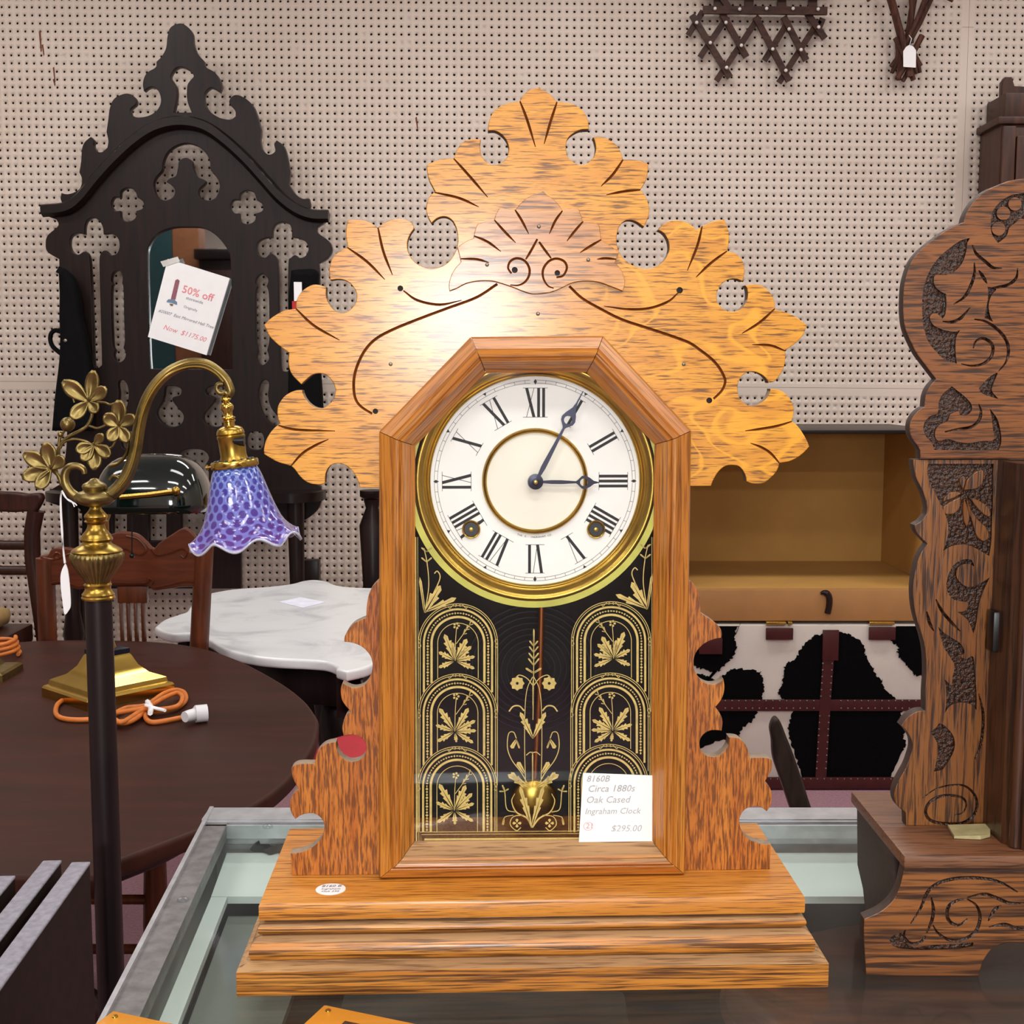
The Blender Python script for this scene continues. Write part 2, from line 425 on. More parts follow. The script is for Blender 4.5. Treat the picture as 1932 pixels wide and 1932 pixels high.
def peg_panel(x0, x1, z0, z1, ox, oz):
    sx, sz, r, g = .02655, .02735, .0046, .0005
    if abs(x0 - ox) > .01: ox = x1 - sx * 400
    if abs(z1 - oz) > .01: oz = z0
    e_ = 1e-5
    ix0 = math.ceil((x0 - ox) / sx - e_); ix1 = math.floor((x1 - ox) / sx + e_); iz0 = math.ceil((z0 - oz) / sz - e_); iz1 = math.floor((z1 - oz) / sz + e_)
    x0 += g; x1 -= g; z0 += g; z1 -= g
    nx, nz = ix1 - ix0, iz1 - iz0
    gx = ox + (np.arange(ix0, ix1)) * sx; gz = oz + (np.arange(iz0, iz1)) * sz
    CX, CY = np.meshgrid(gx + sx / 2, gz + sz / 2); cx = CX.ravel(); cz = CY.ravel(); n = len(cx)
    ang = np.arange(8) * math.pi / 4
    sq = np.array([(1, 0), (1, 1), (0, 1), (-1, 1), (-1, 0), (-1, -1), (0, -1), (1, -1)], float)
    V = np.zeros((n, 24, 3)); rng = np.random.default_rng(3)
    V[:, :8, 0] = cx[:, None] + sq[None, :, 0] * sx / 2; V[:, :8, 2] = cz[:, None] + sq[None, :, 1] * sz / 2; V[:, :8, 1] = WY
    rr = np.full(n, r); plug = rng.random(n) < .012; rr[plug] = .0006
    V[:, 8:16, 0] = cx[:, None] + np.cos(ang)[None] * rr[:, None]; V[:, 8:16, 2] = cz[:, None] + np.sin(ang)[None] * rr[:, None]; V[:, 8:16, 1] = WY
    V[:, 16:24] = V[:, 8:16]; V[:, 16:24, 1] = WY + .006
    k = np.arange(8); k2 = (k + 1) % 8
    Fq = np.concatenate([np.stack([k, 8 + k, 8 + k2, k2], 1), np.stack([8 + k, 16 + k, 16 + k2, 8 + k2], 1)])
    faces = (Fq[None] + (np.arange(n) * 24)[:, None, None]).reshape(-1, 4)
    V = V.reshape(-1, 3)
    # plain margin up to the panel edge
    bx0, bx1, bz0, bz1 = ox + ix0 * sx, ox + ix1 * sx, oz + iz0 * sz, oz + iz1 * sz
    V[:, 0] = np.clip(V[:, 0], x0, x1); V[:, 2] = np.clip(V[:, 2], z0, z1)
    ex = []; ef = []; m = len(V)
    for (a, b, c, d) in ((x0, x1, z0, bz0), (x0, x1, bz1, z1), (x0, bx0, bz0, bz1), (bx1, x1, bz0, bz1)):
        q = m + len(ex); ex += [(a, WY, c), (b, WY, c), (b, WY, d), (a, WY, d)]; ef.append((q, q + 1, q + 2, q + 3))
    for (a, c, b, d) in ((x0, z0, x1, z0), (x1, z0, x1, z1), (x1, z1, x0, z1), (x0, z1, x0, z0)):
        q = m + len(ex); ex += [(a, WY, c), (b, WY, d), (b, WY + .03, d), (a, WY + .03, c)]; ef.append((q, q + 1, q + 2, q + 3))
    V = np.concatenate([V, np.array(ex)]); faces = np.concatenate([faces, np.array(ef)])
    V[:, 2] -= V[:, 0] * .008
    me = bpy.data.meshes.new('pegboard_panel'); me.vertices.add(len(V)); me.vertices.foreach_set('co', V.ravel())
    me.loops.add(faces.size); me.loops.foreach_set('vertex_index', faces.ravel().astype(np.int32))
    me.polygons.add(len(faces)); me.polygons.foreach_set('loop_start', np.arange(0, faces.size, 4, dtype=np.int32))
    me.update(calc_edges=True); me.materials.append(M['peg'])
    o = bpy.data.objects.new('pegboard_panel', me); C.objects.link(o); o.parent = wb
xs1 = atY(480, 45, WY).x; xs2 = atY(1828, 45, WY).x; zs = atY(966, 44, WY).z; pw = xs2 - xs1
for (a, b) in ((max(XL, xs1 - pw), xs1), (xs1, xs2), (xs2, XR - .02)):
    for (c, d) in ((.02, zs - 1.27), (zs - 1.27, zs), (zs, CEIL - .03)):
        peg_panel(a, b, c, d, xs1, zs)
# ragged scuffs on the pegboard
mb = MB()
for (x, y, L, w) in ((75, 60, 36, 4), (80, 85, 18, 3), (101, 128, 26, 3), (101, 150, 10, 3), (785, 222, 20, 3), (1150, 262, 14, 4)):
    p = atY(x, y, WY - .0004); q = atY(x + 3, y + L, WY - .0004); wd = w * .0009
    mb.add([(p.x - wd, p.y, p.z), (p.x + wd, p.y, p.z + .004), (q.x + wd * .6, q.y, q.z), (q.x - wd * .7, q.y, q.z - .006)], [(0, 1, 2, 3)])
mb.build('scuff_mark', plain('rusty_scuff', (112, 66, 48), .9), wb, None)
# ============================================================ GINGERBREAD MANTEL CLOCK (the subject)
pL, pR = atZ(447, 1880, ZC), atZ(1562, 1862, ZC)
RZ = math.atan2(pR.y - pL.y, pR.x - pL.x)
mid = (pL + pR) / 2; nrm = Vector((-math.sin(RZ), math.cos(RZ), 0))
CF = Frame(mid + nrm * .0575, RZ)      # local y = 0 is the front of the fretwork boards
clock = thing('mantel_clock', 'tall honey oak gingerbread mantel clock with black and gilt glass door', 'clock', CF)
cl = crop(480, 150, 3.5778); crr = crop(1000, 150, 3.5778); hl = crop(480, 640, 6.4385); hr = crop(1300, 620, 6.0375)
w1 = crop(530, 1070, 6.44); w2 = crop(530, 1360, 6.44); x1c = crop(1280, 1080, 6.44); x2c = crop(1280, 1350, 6.44); ap = crop(820, 340, 4.83)
def seq(*parts):      # join traced pieces given in different crops into one 'path' string in photo pixels
    out = []
    for cv, s in parts:
        for w in s.split():
            st = w.endswith('*'); x, y = w.rstrip('*').split(','); X, Y = cv(float(x), float(y)) if cv else (float(x), float(y))
            out.append('%.2f,%.2f%s' % (X, Y, '*' if st else ''))
    return ' '.join(out)
HEAD = seq(
 (cl, '1932,57 1890,60 1850,75 1812,110 1790,148* 1740,155 1690,165 1630,200 1595,250 1578,310 1577,345* 1625,345 1670,372 1703,415 1718,470 1702,530 1660,565 1612,575 1560,552 1530,505 1524,450 1528,405* 1480,400 1430,410 1390,440 1360,490 1345,533* 1290,532 1220,550 1165,575* 1165,620 1180,680 1220,755* 1185,785 1165,830 1160,890 1175,935 1195,970* 1232,938 1272,925 1315,935 1348,970 1368,1030 1372,1100 1352,1170 1310,1230 1250,1265 1190,1275 1120,1255 1065,1210 1036,1150 1035,1090 1055,1040 1080,1005* 1060,965 1000,940 930,945 870,970 833,1000* 790,970 720,945 630,950* 620,1000 618,1060 630,1130* 580,1155 530,1200 508,1260 505,1310 512,1355* 560,1348 610,1355 655,1385 688,1440 685,1500 650,1550 600,1575 545,1560 505,1515 485,1460 485,1400* 430,1385 380,1390 320,1430 285,1490 278,1548* 200,1560 120,1605 65,1655* 100,1730 160,1790'),
 (hl, '420,165* 413,250 420,340 450,420 510,490 570,548* 620,500 700,435 780,415 860,430 930,490 975,570 983,650 950,740 890,805 820,838 740,825 670,780 620,720 595,670 582,620* 520,618 440,645 370,690 320,750 285,820 278,900 290,970 310,1025* 250,1070 190,1140 140,1230 115,1330 118,1395* 180,1435 270,1485 370,1520 445,1538* 490,1580 540,1650 600,1710 670,1750 750,1765 810,1765 860,1745* 860,1690 870,1620 910,1550 970,1515 1040,1510 1110,1535 1180,1590 1230,1660 1260,1730 1280,1800* 1500,1805*'),
 (None, '752,918* 754,834* 901,668* 1124,667* 1268,830* 1268,915*'),
 (hr, '35,1795* 250,1793* 280,1720 320,1650 370,1595 430,1560 500,1555 560,1565 610,1610 645,1680 655,1740* 720,1765 800,1772 860,1755 920,1710 980,1650 1015,1590 1030,1530* 1090,1522 1150,1510 1240,1465 1310,1410 1370,1345* 1355,1300 1320,1230 1270,1150 1220,1090 1170,1055* 1190,980 1195,910 1170,830 1120,760 1060,710 1000,690 925,685* 920,720 890,780 840,830 760,870 680,875 610,830 565,760 553,670 570,590 620,525 690,492 760,495 830,525 880,570 905,620* 970,600 1020,550 1070,470 1095,380 1100,300 1095,245*'),
 (crr, '1780,1790 1840,1730 1870,1660* 1810,1610 1740,1575 1655,1550* 1645,1480 1610,1425 1560,1390 1500,1380 1450,1390* 1465,1410 1470,1460 1455,1510 1410,1555 1350,1565 1300,1545 1265,1500 1262,1440 1290,1385 1340,1350 1390,1345 1435,1362* 1447,1320 1447,1270 1430,1215 1390,1175 1335,1160* 1345,1060 1335,1000 1310,942* 1240,955 1170,985 1125,1015* 1080,975 1030,955 960,950 900,975 865,1015* 900,1035 930,1080 940,1140 920,1200 870,1250 800,1275 720,1265 650,1225 605,1170 585,1100 588,1040 605,990 640,955 680,948 720,960 770,995* 795,940 805,890 797,830 775,780 745,745* 780,690 795,630 800,572* 750,550 690,540 628,540* 605,470 570,430 520,400 470,385 425,390* 435,410 445,460 435,510 400,555 350,575 300,560 255,520 243,450 255,400 290,365 340,340 397,335* 395,290 375,235 340,195 290,165 230,155 182,150* 140,105 100,75 62,60'))
def P0(ly): return lambda x, y: CF.px(x, y, ly)
def edge_mats(o, up, side):
    me = o.data; n0 = len(me.materials); me.materials.append(up); me.materials.append(side)
    for p in me.polygons:
        if abs(p.normal.y) < .4 and p.material_index == 0: p.material_index = n0 if p.normal.z > .25 else n0 + 1
TH = .0095
header = plate('header_board', [path(HEAD, P0(0), 4)], 0, TH, M['oak_head'], clock, .0005)
def G(s, cv, w=.0017, d=.0011, ly=0.0, taper=(.5, .3)):
    return vgroove_vf([tuple(p) for p in path(s, lambda x, y: CF.px(*cv(x, y), ly), 6, False)], w, d, ly, taper)
def dot(x, y, r, cv, ly=0.0, depth=.003):
    cx, cz = CF.px(*cv(x, y), ly); k = CF.px(*cv(x + r, y), ly)[0] - cx
    L = [(cx + k * math.cos(a * math.pi / 5), cz + k * math.sin(a * math.pi / 5)) for a in range(10)]
    V = [(x, ly - .001, z) for x, z in L] + [(x, ly + depth, z) for x, z in L]
    return V, [tuple(range(10)), tuple(range(10, 20))[::-1]] + [(i, (i + 1) % 10, 10 + (i + 1) % 10, 10 + i) for i in range(10)]
gv = [G(s, cl) for s in ('1790,140 1840,270 1897,455', '1342,530 1450,650 1575,795', '1215,762 1380,800 1515,860', '832,990 870,1160 932,1320', '625,1132 760,1230 880,1350', '275,1542 400,1660 575,1760', '1005,1425 1100,1490 1250,1520 1400,1490')]
gv += [G(s, crr) for s in ('185,142 140,280 95,435', '632,535 560,640 480,720', '752,745 640,755 515,778', '1163,985 1130,1120 1062,1290', '1330,1158 1220,1240 1120,1335', '1655,1545 1550,1640 1430,1715', '1722,1832 1620,1795 1500,1790', '1000,1440 930,1500 800,1545 650,1550 500,1530')]
gv += [G(s, hl) for s in ('290,1045 420,1085 600,1105 980,1115', '440,1545 580,1390 740,1290 900,1215')]
gv += [G(s, hr) for s in ('1180,1055 1000,1110 800,1145 640,1165', '1032,1535 930,1420 820,1350 700,1305')]
gv2 = [G(seq((cl, '1640,1380 1500,1470 1300,1545 1100,1620 930,1690'), (hl, '1470,0 1340,140 1250,320 1210,480 1210,640 1240,750 1310,830 1430,905')), lambda x, y: (x, y), .0019, .0011, 0, (.9, .8)),
       G(seq((crr, '265,1395 350,1475 470,1545 620,1620 800,1680 950,1730'), (hr, '0,160 120,240 250,340 340,440 400,550 410,620 370,710 280,800')), lambda x, y: (x, y), .0019, .0011, 0, (.9, .8))]
cut(header, [gv, gv2], M['groove'])
cut(header, [[dot(985, 1410, 20, cl), dot(1470, 875, 34, hl), dot(1010, 1423, 22, crr), dot(230, 818, 34, hr)]], M['groove_dk'])
edge_mats(header, M['dust'], M['oak_edge'])
APP = '990,100 970,110 890,135 830,170 780,215 735,270* 680,262 590,255* 572,285 555,320 543,365* 470,375 390,400* 370,450 352,530* 290,555 205,610* 220,660 240,745* 190,800 150,870 130,950 135,1010* 200,985 290,940 400,918 520,918 590,935 700,970 800,1010 880,1035 960,1035 1060,1020 1150,985 1230,945 1300,925 1400,918 1500,930 1600,965 1715,1010* 1735,940 1720,860 1690,800 1645,750* 1680,660* 1600,595 1520,545* 1510,480 1500,410* 1440,385 1350,375* 1335,320 1310,258* 1250,260 1165,275* 1130,220 1080,170 1020,130'
YA = -.0032
orn = plate('applied_fan_ornament', [path(APP, lambda x, y: CF.px(*ap(x, y), YA), 4)], YA, 0.0, M['oak_applied'], clock, .0004)
ga = [G(s, ap, .0016, .001, YA) for s in ('728,262 790,360 858,490', '540,358 640,470 738,570', '352,505 480,560 605,650', '1165,278 1100,370 1045,490', '1360,368 1280,460 1205,555', '1522,540 1420,600 1325,660', '238,716 380,720 495,750', '1665,722 1560,712 1480,720')]
gb = [G(s, ap, .0016, .001, YA, (.8, .6)) for s in ('936,536 880,640 830,722', '952,562 1000,630 1062,712')]
gc = [G(s, ap, .0016, .001, YA, (.8, .5)) for s in ('700,850 670,800 690,740 750,712 820,735 862,800 860,870 820,930 760,958 690,955', '1110,885 1170,870 1205,800 1180,740 1110,715 1040,740 990,810 990,890 1030,960 1085,985')]
cut(orn, [ga, gb, gc], M['groove'])
cut(orn, [[dot(730, 818, 28, ap, YA, .002), dot(1118, 845, 26, ap, YA, .002)]], M['groove_dk'])
edge_mats(orn, M['oak_applied'], M['groove'])  # side and under edges coloured dark to paint in the ornament's outline shadow
def nail(cv, x, y, ly):
    u, w = CF.px(*(cv(x, y) if cv else (x, y)), ly)
    V, Fc = sphere_vf((u, ly, w), .0013, 8, 6, (1, .6, 1)); obj('nail_head', V, Fc, M['nail'], clock, 60)
for a in ((ap, 950, 422, YA), (ap, 478, 770, YA), (ap, 1400, 725, YA), (None, 1015, 592, 0), (None, 737, 687, 0), (None, 1290, 687, 0)): nail(*a)
WL = seq((w1, '1205,140 1150,195 1105,250 1070,330 1050,430 1040,520 1038,612* 970,640 900,675 840,730 795,800 772,855 768,908* 850,915 930,940 1000,980 1060,1040 1100,1110 1115,1200 1100,1290 1060,1380 1000,1440 920,1465 850,1458 790,1430 748,1408* 728,1470 728,1540 745,1620 790,1690 850,1755* 800,1790 770,1845'),
         (w2, '752,40 745,110 765,185* 800,175 870,170 950,190 1010,240 1040,320 1025,400 980,460 900,492 820,490 740,440 690,370 672,300 672,255* 620,262 560,275 500,310 455,360 430,420 420,470 415,520* 330,520 260,520 190,530 140,560 125,600 140,680 170,750 215,825* 165,870 125,940 108,1010 115,1080 145,1150 175,1195* 230,1155 300,1130 380,1125 450,1150 505,1205 528,1270 520,1350 480,1440 400,1520 300,1575 200,1605 118,1612*'))
WRt = seq((x1c, '145,100* 190,145 230,210 255,290 270,380 270,490* 330,530 400,575 460,625 510,680 528,740 525,795* 440,810 360,840 290,885 230,950 195,1020 185,1090 195,1180 235,1260 290,1320 370,1355 450,1355 520,1320 545,1290* 560,1370 555,1450 530,1530 490,1590 445,1640* 490,1690 525,1760 537,1830'),
          (x2c, '525,185* 450,178 380,185 310,225 265,290 258,370 280,430 330,480 400,500 480,490 560,430 600,370 615,300 612,262* 680,265 740,280 800,330 840,400 855,460 862,515* 930,512 1010,510 1080,515 1130,540 1140,590 1130,660 1100,720 1050,805* 1095,850 1125,910 1138,980 1130,1060 1105,1120 1075,1165* 1030,1130 970,1105 900,1105 830,1130 775,1180 745,1250 745,1330 775,1410 830,1480 900,1525 990,1555 1070,1565 1125,1565*'))
LZP = .056                     # top of the base plate
lw = path(WL, P0(0), 5, False); rw = path(WRt, P0(0), 5, False)
xi_l = CF.px(742, 1300, 0)[0]; xi_r = CF.px(1282, 1300, 0)[0]
b0 = CF.px(550, 1655, 0)[0]; b1 = CF.px(1452, 1638, 0)[0]
lw = lw + [(lw[-1][0] + .0005, LZP), (xi_l, LZP), (xi_l, lw[0][1] + .002)]
rw = rw + [(rw[-1][0] - .0005, LZP), (xi_r, LZP), (xi_r, rw[0][1] + .002)]
for L in (lw, rw):
    edge_mats(plate('side_wing', [L], 0, TH, M['oak_wing'], clock, .0004), M['dust'], M['oak_edge'])
# ---- base
YBK = .089
def tier(name, prof, m, dust=True, yb=YBK):
    V = []; Fc = []; n = len(prof)
    for o, z in prof:
        hx = .1325 + o; V += [(-hx, yb, z), (-hx, -o, z), (hx, -o, z), (hx, yb, z)]
    for i in range(n - 1):
        for k in range(4): Fc.append((i * 4 + k, i * 4 + (k + 1) % 4, i * 4 + 4 + (k + 1) % 4, i * 4 + 4 + k))
    Fc += [(0, 1, 2, 3), tuple((n - 1) * 4 + k for k in (3, 2, 1, 0))]
    o = obj(name, V, Fc, [m, M['dust_soft']], clock, 40)
    if dust:
        for p in o.data.polygons:
            if p.normal.z > .55: p.material_index = 1
    return o
M['dust_soft'] = oak('dusty_oak_ledge', (186, 146, 98), (160, 122, 84), (110, 76, 48), 'x', 18, 300, .52, .7, .7, .0)
tier('base_plinth', [(.0575, 0), (.0577, .0008), (.0577, .0160), (.0570, .0166), (.0500, .0195), (.047, .0197)], M['oak_base'])
tier('base_ovolo', [(.0485, .0195), (.0498, .0205), (.0508, .0240), (.0504, .0280), (.0485, .0312), (.0455, .0330), (.0415, .0342), (.038, .0345)], M['oak_base'])
tier('base_bead', [(.0425, .0343), (.0442, .0348), (.0456, .0366), (.0459, .0384), (.0452, .0402), (.0432, .0414), (.0395, .0418), (.0385, .0440), (.037, .0442)], M['oak_base'])
tier('base_top_board', [(.0430, .0440), (.0444, .0444), (.0448, .0458), (.0448, .0540), (.0440, .0558), (.0430, LZP)], M['oak_top'], False)
# ---- case behind the boards
oct_px = [(716, 1672), (716, 814), (888, 636), (1137, 634), (1303, 812), (1291, 1660)]
inn_px = [(783, 1607), (779, 829), (911, 695), (1113, 694), (1240, 828), (1234, 1603)]
ocase = [CF.px(x, y, 0) for x, y in oct_px]; ocase[0] = (ocase[0][0], LZP); ocase[-1] = (ocase[-1][0], LZP)
def inset(L, d):
    n = len(L); out = []; A = sum(L[i][0] * L[(i + 1) % n][1] - L[(i + 1) % n][0] * L[i][1] for i in range(n)); sg = 1 if A > 0 else -1
    for i in range(n):
        a, b, c = L[i - 1], L[i], L[(i + 1) % n]
        def nm(p, q):
            dx, dz = q[0] - p[0], q[1] - p[1]; l = math.hypot(dx, dz); return (-dz / l * sg, dx / l * sg)
        n1, n2 = nm(a, b), nm(b, c); k = 1 + n1[0] * n2[0] + n1[1] * n2[1]
        out.append((b[0] + (n1[0] + n2[0]) / k * d, b[1] + (n1[1] + n2[1]) / k * d))
    return out
plate('case_body', [inset(ocase, .004), inset(ocase, .012)], TH, .082, M['oak_stile'], clock)
plate('case_back', [inset(ocase, .006)], .076, .081, M['black_matte'], clock)
# ---- door: six mitred mouldings
YD = -.0015
outer = [CF.px(x, y, -.006) for x, y in oct_px]; outer[0] = (outer[0][0], LZP + .0008); outer[-1] = (outer[-1][0], LZP + .0008)
DW = .0232
prof = [(0, 0), (0, .0065), (.0012, .0088), (.0078, .0122), (.0086, .0118), (.0092, .0136), (.0110, .0152), (.0128, .0148), (.0140, .0130), (.0146, .0136), (.0160, .0130), (.0170, .0108), (.0205, .0050), (DW, .0020), (DW, 0)]
rings = [inset(outer, o) for o, p in prof]
names = ['door_stile', 'door_diagonal', 'door_top_rail', 'door_diagonal', 'door_stile', 'door_bottom_rail']
mm = [M['oak_stile'], M['oak_dl'], M['oak_rail'], M['oak_dr'], M['oak_stile'], M['oak_rail']]
n = 6
for i in range(n):
    j = (i + 1) % n; V = []; Fc = []; k = len(prof); g = .00022
    for (o, p), R in zip(prof, rings):
        a, b = Vector(R[i]), Vector(R[j]); d = (b - a).normalized() * g; a = a + d; b = b - d
        V += [(a.x, YD - p, a.y), (b.x, YD - p, b.y)]
    for q in range(k):
        q2 = (q + 1) % k; Fc.append((2 * q, 2 * q + 1, 2 * q2 + 1, 2 * q2))
    Fc += [tuple(2 * q for q in range(k)), tuple(2 * q + 1 for q in range(k))[::-1]]
    o = obj(names[i], V, Fc, [mm[i], M['dust_soft']], clock, 32)
    if i in (5,):
        for p in o.data.polygons:
            if p.normal.z > .45 and p.center.z > LZP + .012: p.material_index = 1
# ---- dial
KP = .000351
dcx, dcz = CF.px(1010.3, 909.0, .006)
def ydisc(prof, seg=96, c=(dcx, dcz)):
    """lathe about the clock's front-back axis; prof (radius, local y)"""
    V, Fc = lathe_vf([(r, -y) for r, y in prof], seg, ring=prof[0][0] > .004)
    return [(c[0] + v[0], -v[2], c[1] + v[1]) for v in V], Fc
V, Fc = ydisc([(.001, .0105), (.0715, .0105), (.0715, .0125), (.001, .0125)]); dial = obj('dial', V, Fc, M['dial'], clock)
V, Fc = ydisc([(.001, .0098), (.0325, .0098), (.0325, .011), (.001, .011)]); obj('dial_centre', V, Fc, M['dial_in'], dial)
V, Fc = ydisc([(.0700, .0105), (.0700, .0075), (.0712, .0068), (.0722, .0078), (.0735, .0072), (.0748, .0045), (.0770, .0025), (.0792, .0022), (.0806, .0034), (.0812, .0060), (.0818, .011)])
obj('dial_bezel', V, Fc, M['brass'], clock, 60)
V, Fc = ydisc([(.0323, .0105), (.0326, .0086), (.0335, .0078), (.0341, .0086), (.0346, .0078), (.0353, .0086), (.0356, .0105)])
obj('inner_ring', V, Fc, M['brass'], dial, 60)
YP = .01035                    # printed lines lie on the dial paper
def D(r, a, t=0.0):            # dial px radius, clock angle (rad, clockwise from 12), tangential px
    return (dcx + (r * math.sin(a) + t * math.cos(a)) * KP, dcz + (r * math.cos(a) - t * math.sin(a)) * KP)
thick = MB(); thin = MB()
NUM = {1: 'I', 2: 'II', 3: 'III', 4: 'IIII', 5: 'V', 6: 'VI', 7: 'VII', 8: 'VIII', 9: 'IX', 10: 'X', 11: 'XI', 12: 'XII'}
R0, R1 = 122, 177
def bar(mb, a, t0, t1, w):
    mb.add(*ribbon_vf([D(R0, a, t0), D(R1, a, t1)], w * KP, YP))
for h, s in NUM.items():
    a = h * math.pi / 6; wd = {'I': 9.5, 'V': 21, 'X': 22}; tot = sum(wd[c] for c in s); x = -tot / 2
    for c in s:
        m = x + wd[c] / 2
        if c == 'I': bar(thick, a, m, m, 5.4)
        if c == 'V': bar(thick, a, m, m - 8, 5.6); bar(thin, a, m + .5, m + 8, 1.1)
        if c == 'X': bar(thick, a, m + 7, m - 7, 5.6); bar(thin, a, m - 7, m + 7, 1.1)
        x += wd[c]
    for R in (R0, R1): thin.add(*ribbon_vf([D(R, a, -tot / 2 - 3), D(R, a, tot / 2 + 3)], .9 * KP, YP))
    if h % 3 == 0:
        q = [D(194, a, 0), D(189, a, 3.2), D(183, a, 0), D(189, a, -3.2)]; thick.add([(p[0], YP, p[1]) for p in q], [(0, 1, 2, 3)])
    else:
        q = [D(187, a, 0), D(193, a, 3.6), D(193, a, -3.6)]; thick.add([(p[0], YP, p[1]) for p in q], [(0, 1, 2)])
for R in (186, 192): thin.add(*ribbon_vf([D(R, math.pi * k / 60) for k in range(121)], .7 * KP, YP))
for k in range(60): thin.add(*ribbon_vf([D(186, k * math.pi / 30), D(192, k * math.pi / 30)], .7 * KP, YP))
# maker's line in small capitals along the ring at six o'clock
txt = 'THE E. INGRAHAM CO.'
for k, ch in enumerate(txt):
    if ch == ' ': continue
    a = math.pi - (k - (len(txt) - 1) / 2) * .0345
    cx, cz = D(109, a); ca, sa = math.cos(a - math.pi), math.sin(a - math.pi)
    thin.add(*text_vf(ch, .0019, lambda x, y: (cx + x * ca + y * sa * -1 * -1, YP, cz - x * sa + y * ca), 0, 'CENTER'))
thick.build('numerals', M['print'], dial, None); thin.build('minute_track', M['print_thin'], dial, None)
for (x, y) in ((889, 999), (1124.6, 999)):
    c = CF.px(x, y, .0095); V, Fc = ydisc([(.0062, .0105), (.0062, .0092), (.0057, .0086), (.0048, .0090), (.0046, .0104)], 24, c); obj('winding_hole_grommet', V, Fc, M['brass'], dial, 60)
    V, Fc = ydisc([(.0003, .0102), (.0047, .0102), (.0047, .0106), (.0003, .0106)], 24, c); obj('winding_hole', V, Fc, M['black'], dial)
    V, Fc = ydisc([(.0003, .0086), (.0014, .0088), (.0014, .0102)], 12, c); obj('winding_arbor', V, Fc, M['brass'], dial)
def hand(name, a, L, rc, rr, y):
    ca, sa = math.cos(a), math.sin(a)
    def T(t, r): return (dcx + (r * sa + t * ca) * KP, dcz + (r * ca - t * sa) * KP)
    o = [(-2.2, 6), (-4.6, 30), (-4.4, 45), (-2.2, rc - rr - 5), (-4, rc - rr - 2), (-rr, rc - 5), (-rr - 1.5, rc + 2), (-rr + 2, rc + rr - 1), (-3.5, rc + rr + 12), (-1.4, rc + rr + 24), (-.8, L)]
    if L < 150: o = [(-1.8, 6), (-3.6, 30), (-3.6, 50), (-2, rc - rr - 3), (-4, rc - rr), (-rr, rc - 4), (-rr - 1, rc + 2), (-rr + 3, rc + rr - 1), (-3, rc + rr + 7), (-.8, L)]
    lp = [T(t, r) for t, r in o] + [T(-t, r) for t, r in reversed(o)]
    hp = [T((rr - 4.6) * math.cos(q), rc + (rr - 4.6) * math.sin(q)) for q in [i * math.pi / 8 for i in range(16)]]
    plate(name, [lp, hp], y, y + .0006, M['steel'], clock)
hand('minute_hand', math.atan2(1099 - 1010.3, 909.5 - 739), 193, 132, 12.5, .0032)
hand('hour_hand', math.atan2(120, -1.5), 121, 92, 12, .0052)
V, Fc = ydisc([(.0003, .0020), (.0022, .0022), (.0024, .0034), (.0050, .0036), (.0053, .0062), (.0034, .0068), (.0034, .0104)], 28); obj('hand_boss', V, Fc, M['steel'], clock, 50)
V, Fc = ydisc([(.0003, .0010), (.0014, .0012), (.0018, .0026)], 16); obj('hand_pin', V, Fc, M['brass_new'], clock, 50)
# ---- door glass with the gilt stencil on its back
inner = inset(outer, DW - .0015)
tablet = plate('door_glass', [inner], -.0036, -.0024, M['glass'], clock)
gq = crop(740, 1080, 3.45); YG = -.0021
def GP(x, y): return CF.px(*gq(x, y), YG)
kg = KP / 3.45
def line(mb, pts, w=3.0, tp=None, n=6, closed=False, smooth=True):
    L = [GP(*p) for p in (cr(pts, n, closed) if smooth else pts)]
    if closed: L.append(L[0])
    mb.add(*ribbon_vf(L, w * kg, YG, tp))
def poly(mb, pts):
    L = [GP(*p) for p in pts]; V = [(x, YG, z) for x, z in L]; mb.add(V, [tuple(range(len(V)))])
def leaf(mb, x, y, ang, L, wd, teeth=3, slit=True):
    """serrated stencil leaf; ang in degrees from straight up, clockwise"""
    a = math.radians(ang); ux, uy = math.sin(a), -math.cos(a); vx, vy = math.cos(a), math.sin(a)
    def q(t, s): return (x + ux * t * L + vx * s * wd, y + uy * t * L + vy * s * wd)
    for sg in (-1, 1):
        pr = [(0.0, .04 if slit else 0)]; ed = []
        for k in range(teeth):
            t0 = .12 + .78 * k / teeth; w0 = math.sin(math.pi * min(1, t0 * .92 + .08)) * .5
            ed += [(t0, w0 * .62), (t0 + .78 / teeth * .95, w0 * 1.15 if k < teeth - 1 else w0 * .8)]
        up = [q(0, sg * .03)] + [q(t, sg * s) for t, s in ed] + [q(1, sg * .005)]
        dn = [q(.9, sg * .03), q(.5, sg * .06 if slit else 0), q(.1, sg * .03)]
        P = up + dn
        for i in range(len(up) - 1):           # strips keep the concave outline valid
            t = i / (len(up) - 1); t2 = (i + 1) / (len(up) - 1)
            poly(mb, [up[i], up[i + 1], q(t2, sg * .075 * (1 - t2)), q(t, sg * .075 * (1 - t))])
def flower(mb, x, y, r, n=5, inner=.32):
    for k in range(n):
        a = 2 * math.pi * k / n; poly(mb, [(x + r * inner * math.cos(a - .35), y + r * inner * math.sin(a - .35)), (x + r * .8 * math.cos(a - .45), y + r * .8 * math.sin(a - .45)), (x + r * math.cos(a), y + r * math.sin(a)), (x + r * .8 * math.cos(a + .45), y + r * .8 * math.sin(a + .45)), (x + r * inner * math.cos(a + .35), y + r * inner * math.sin(a + .35))])
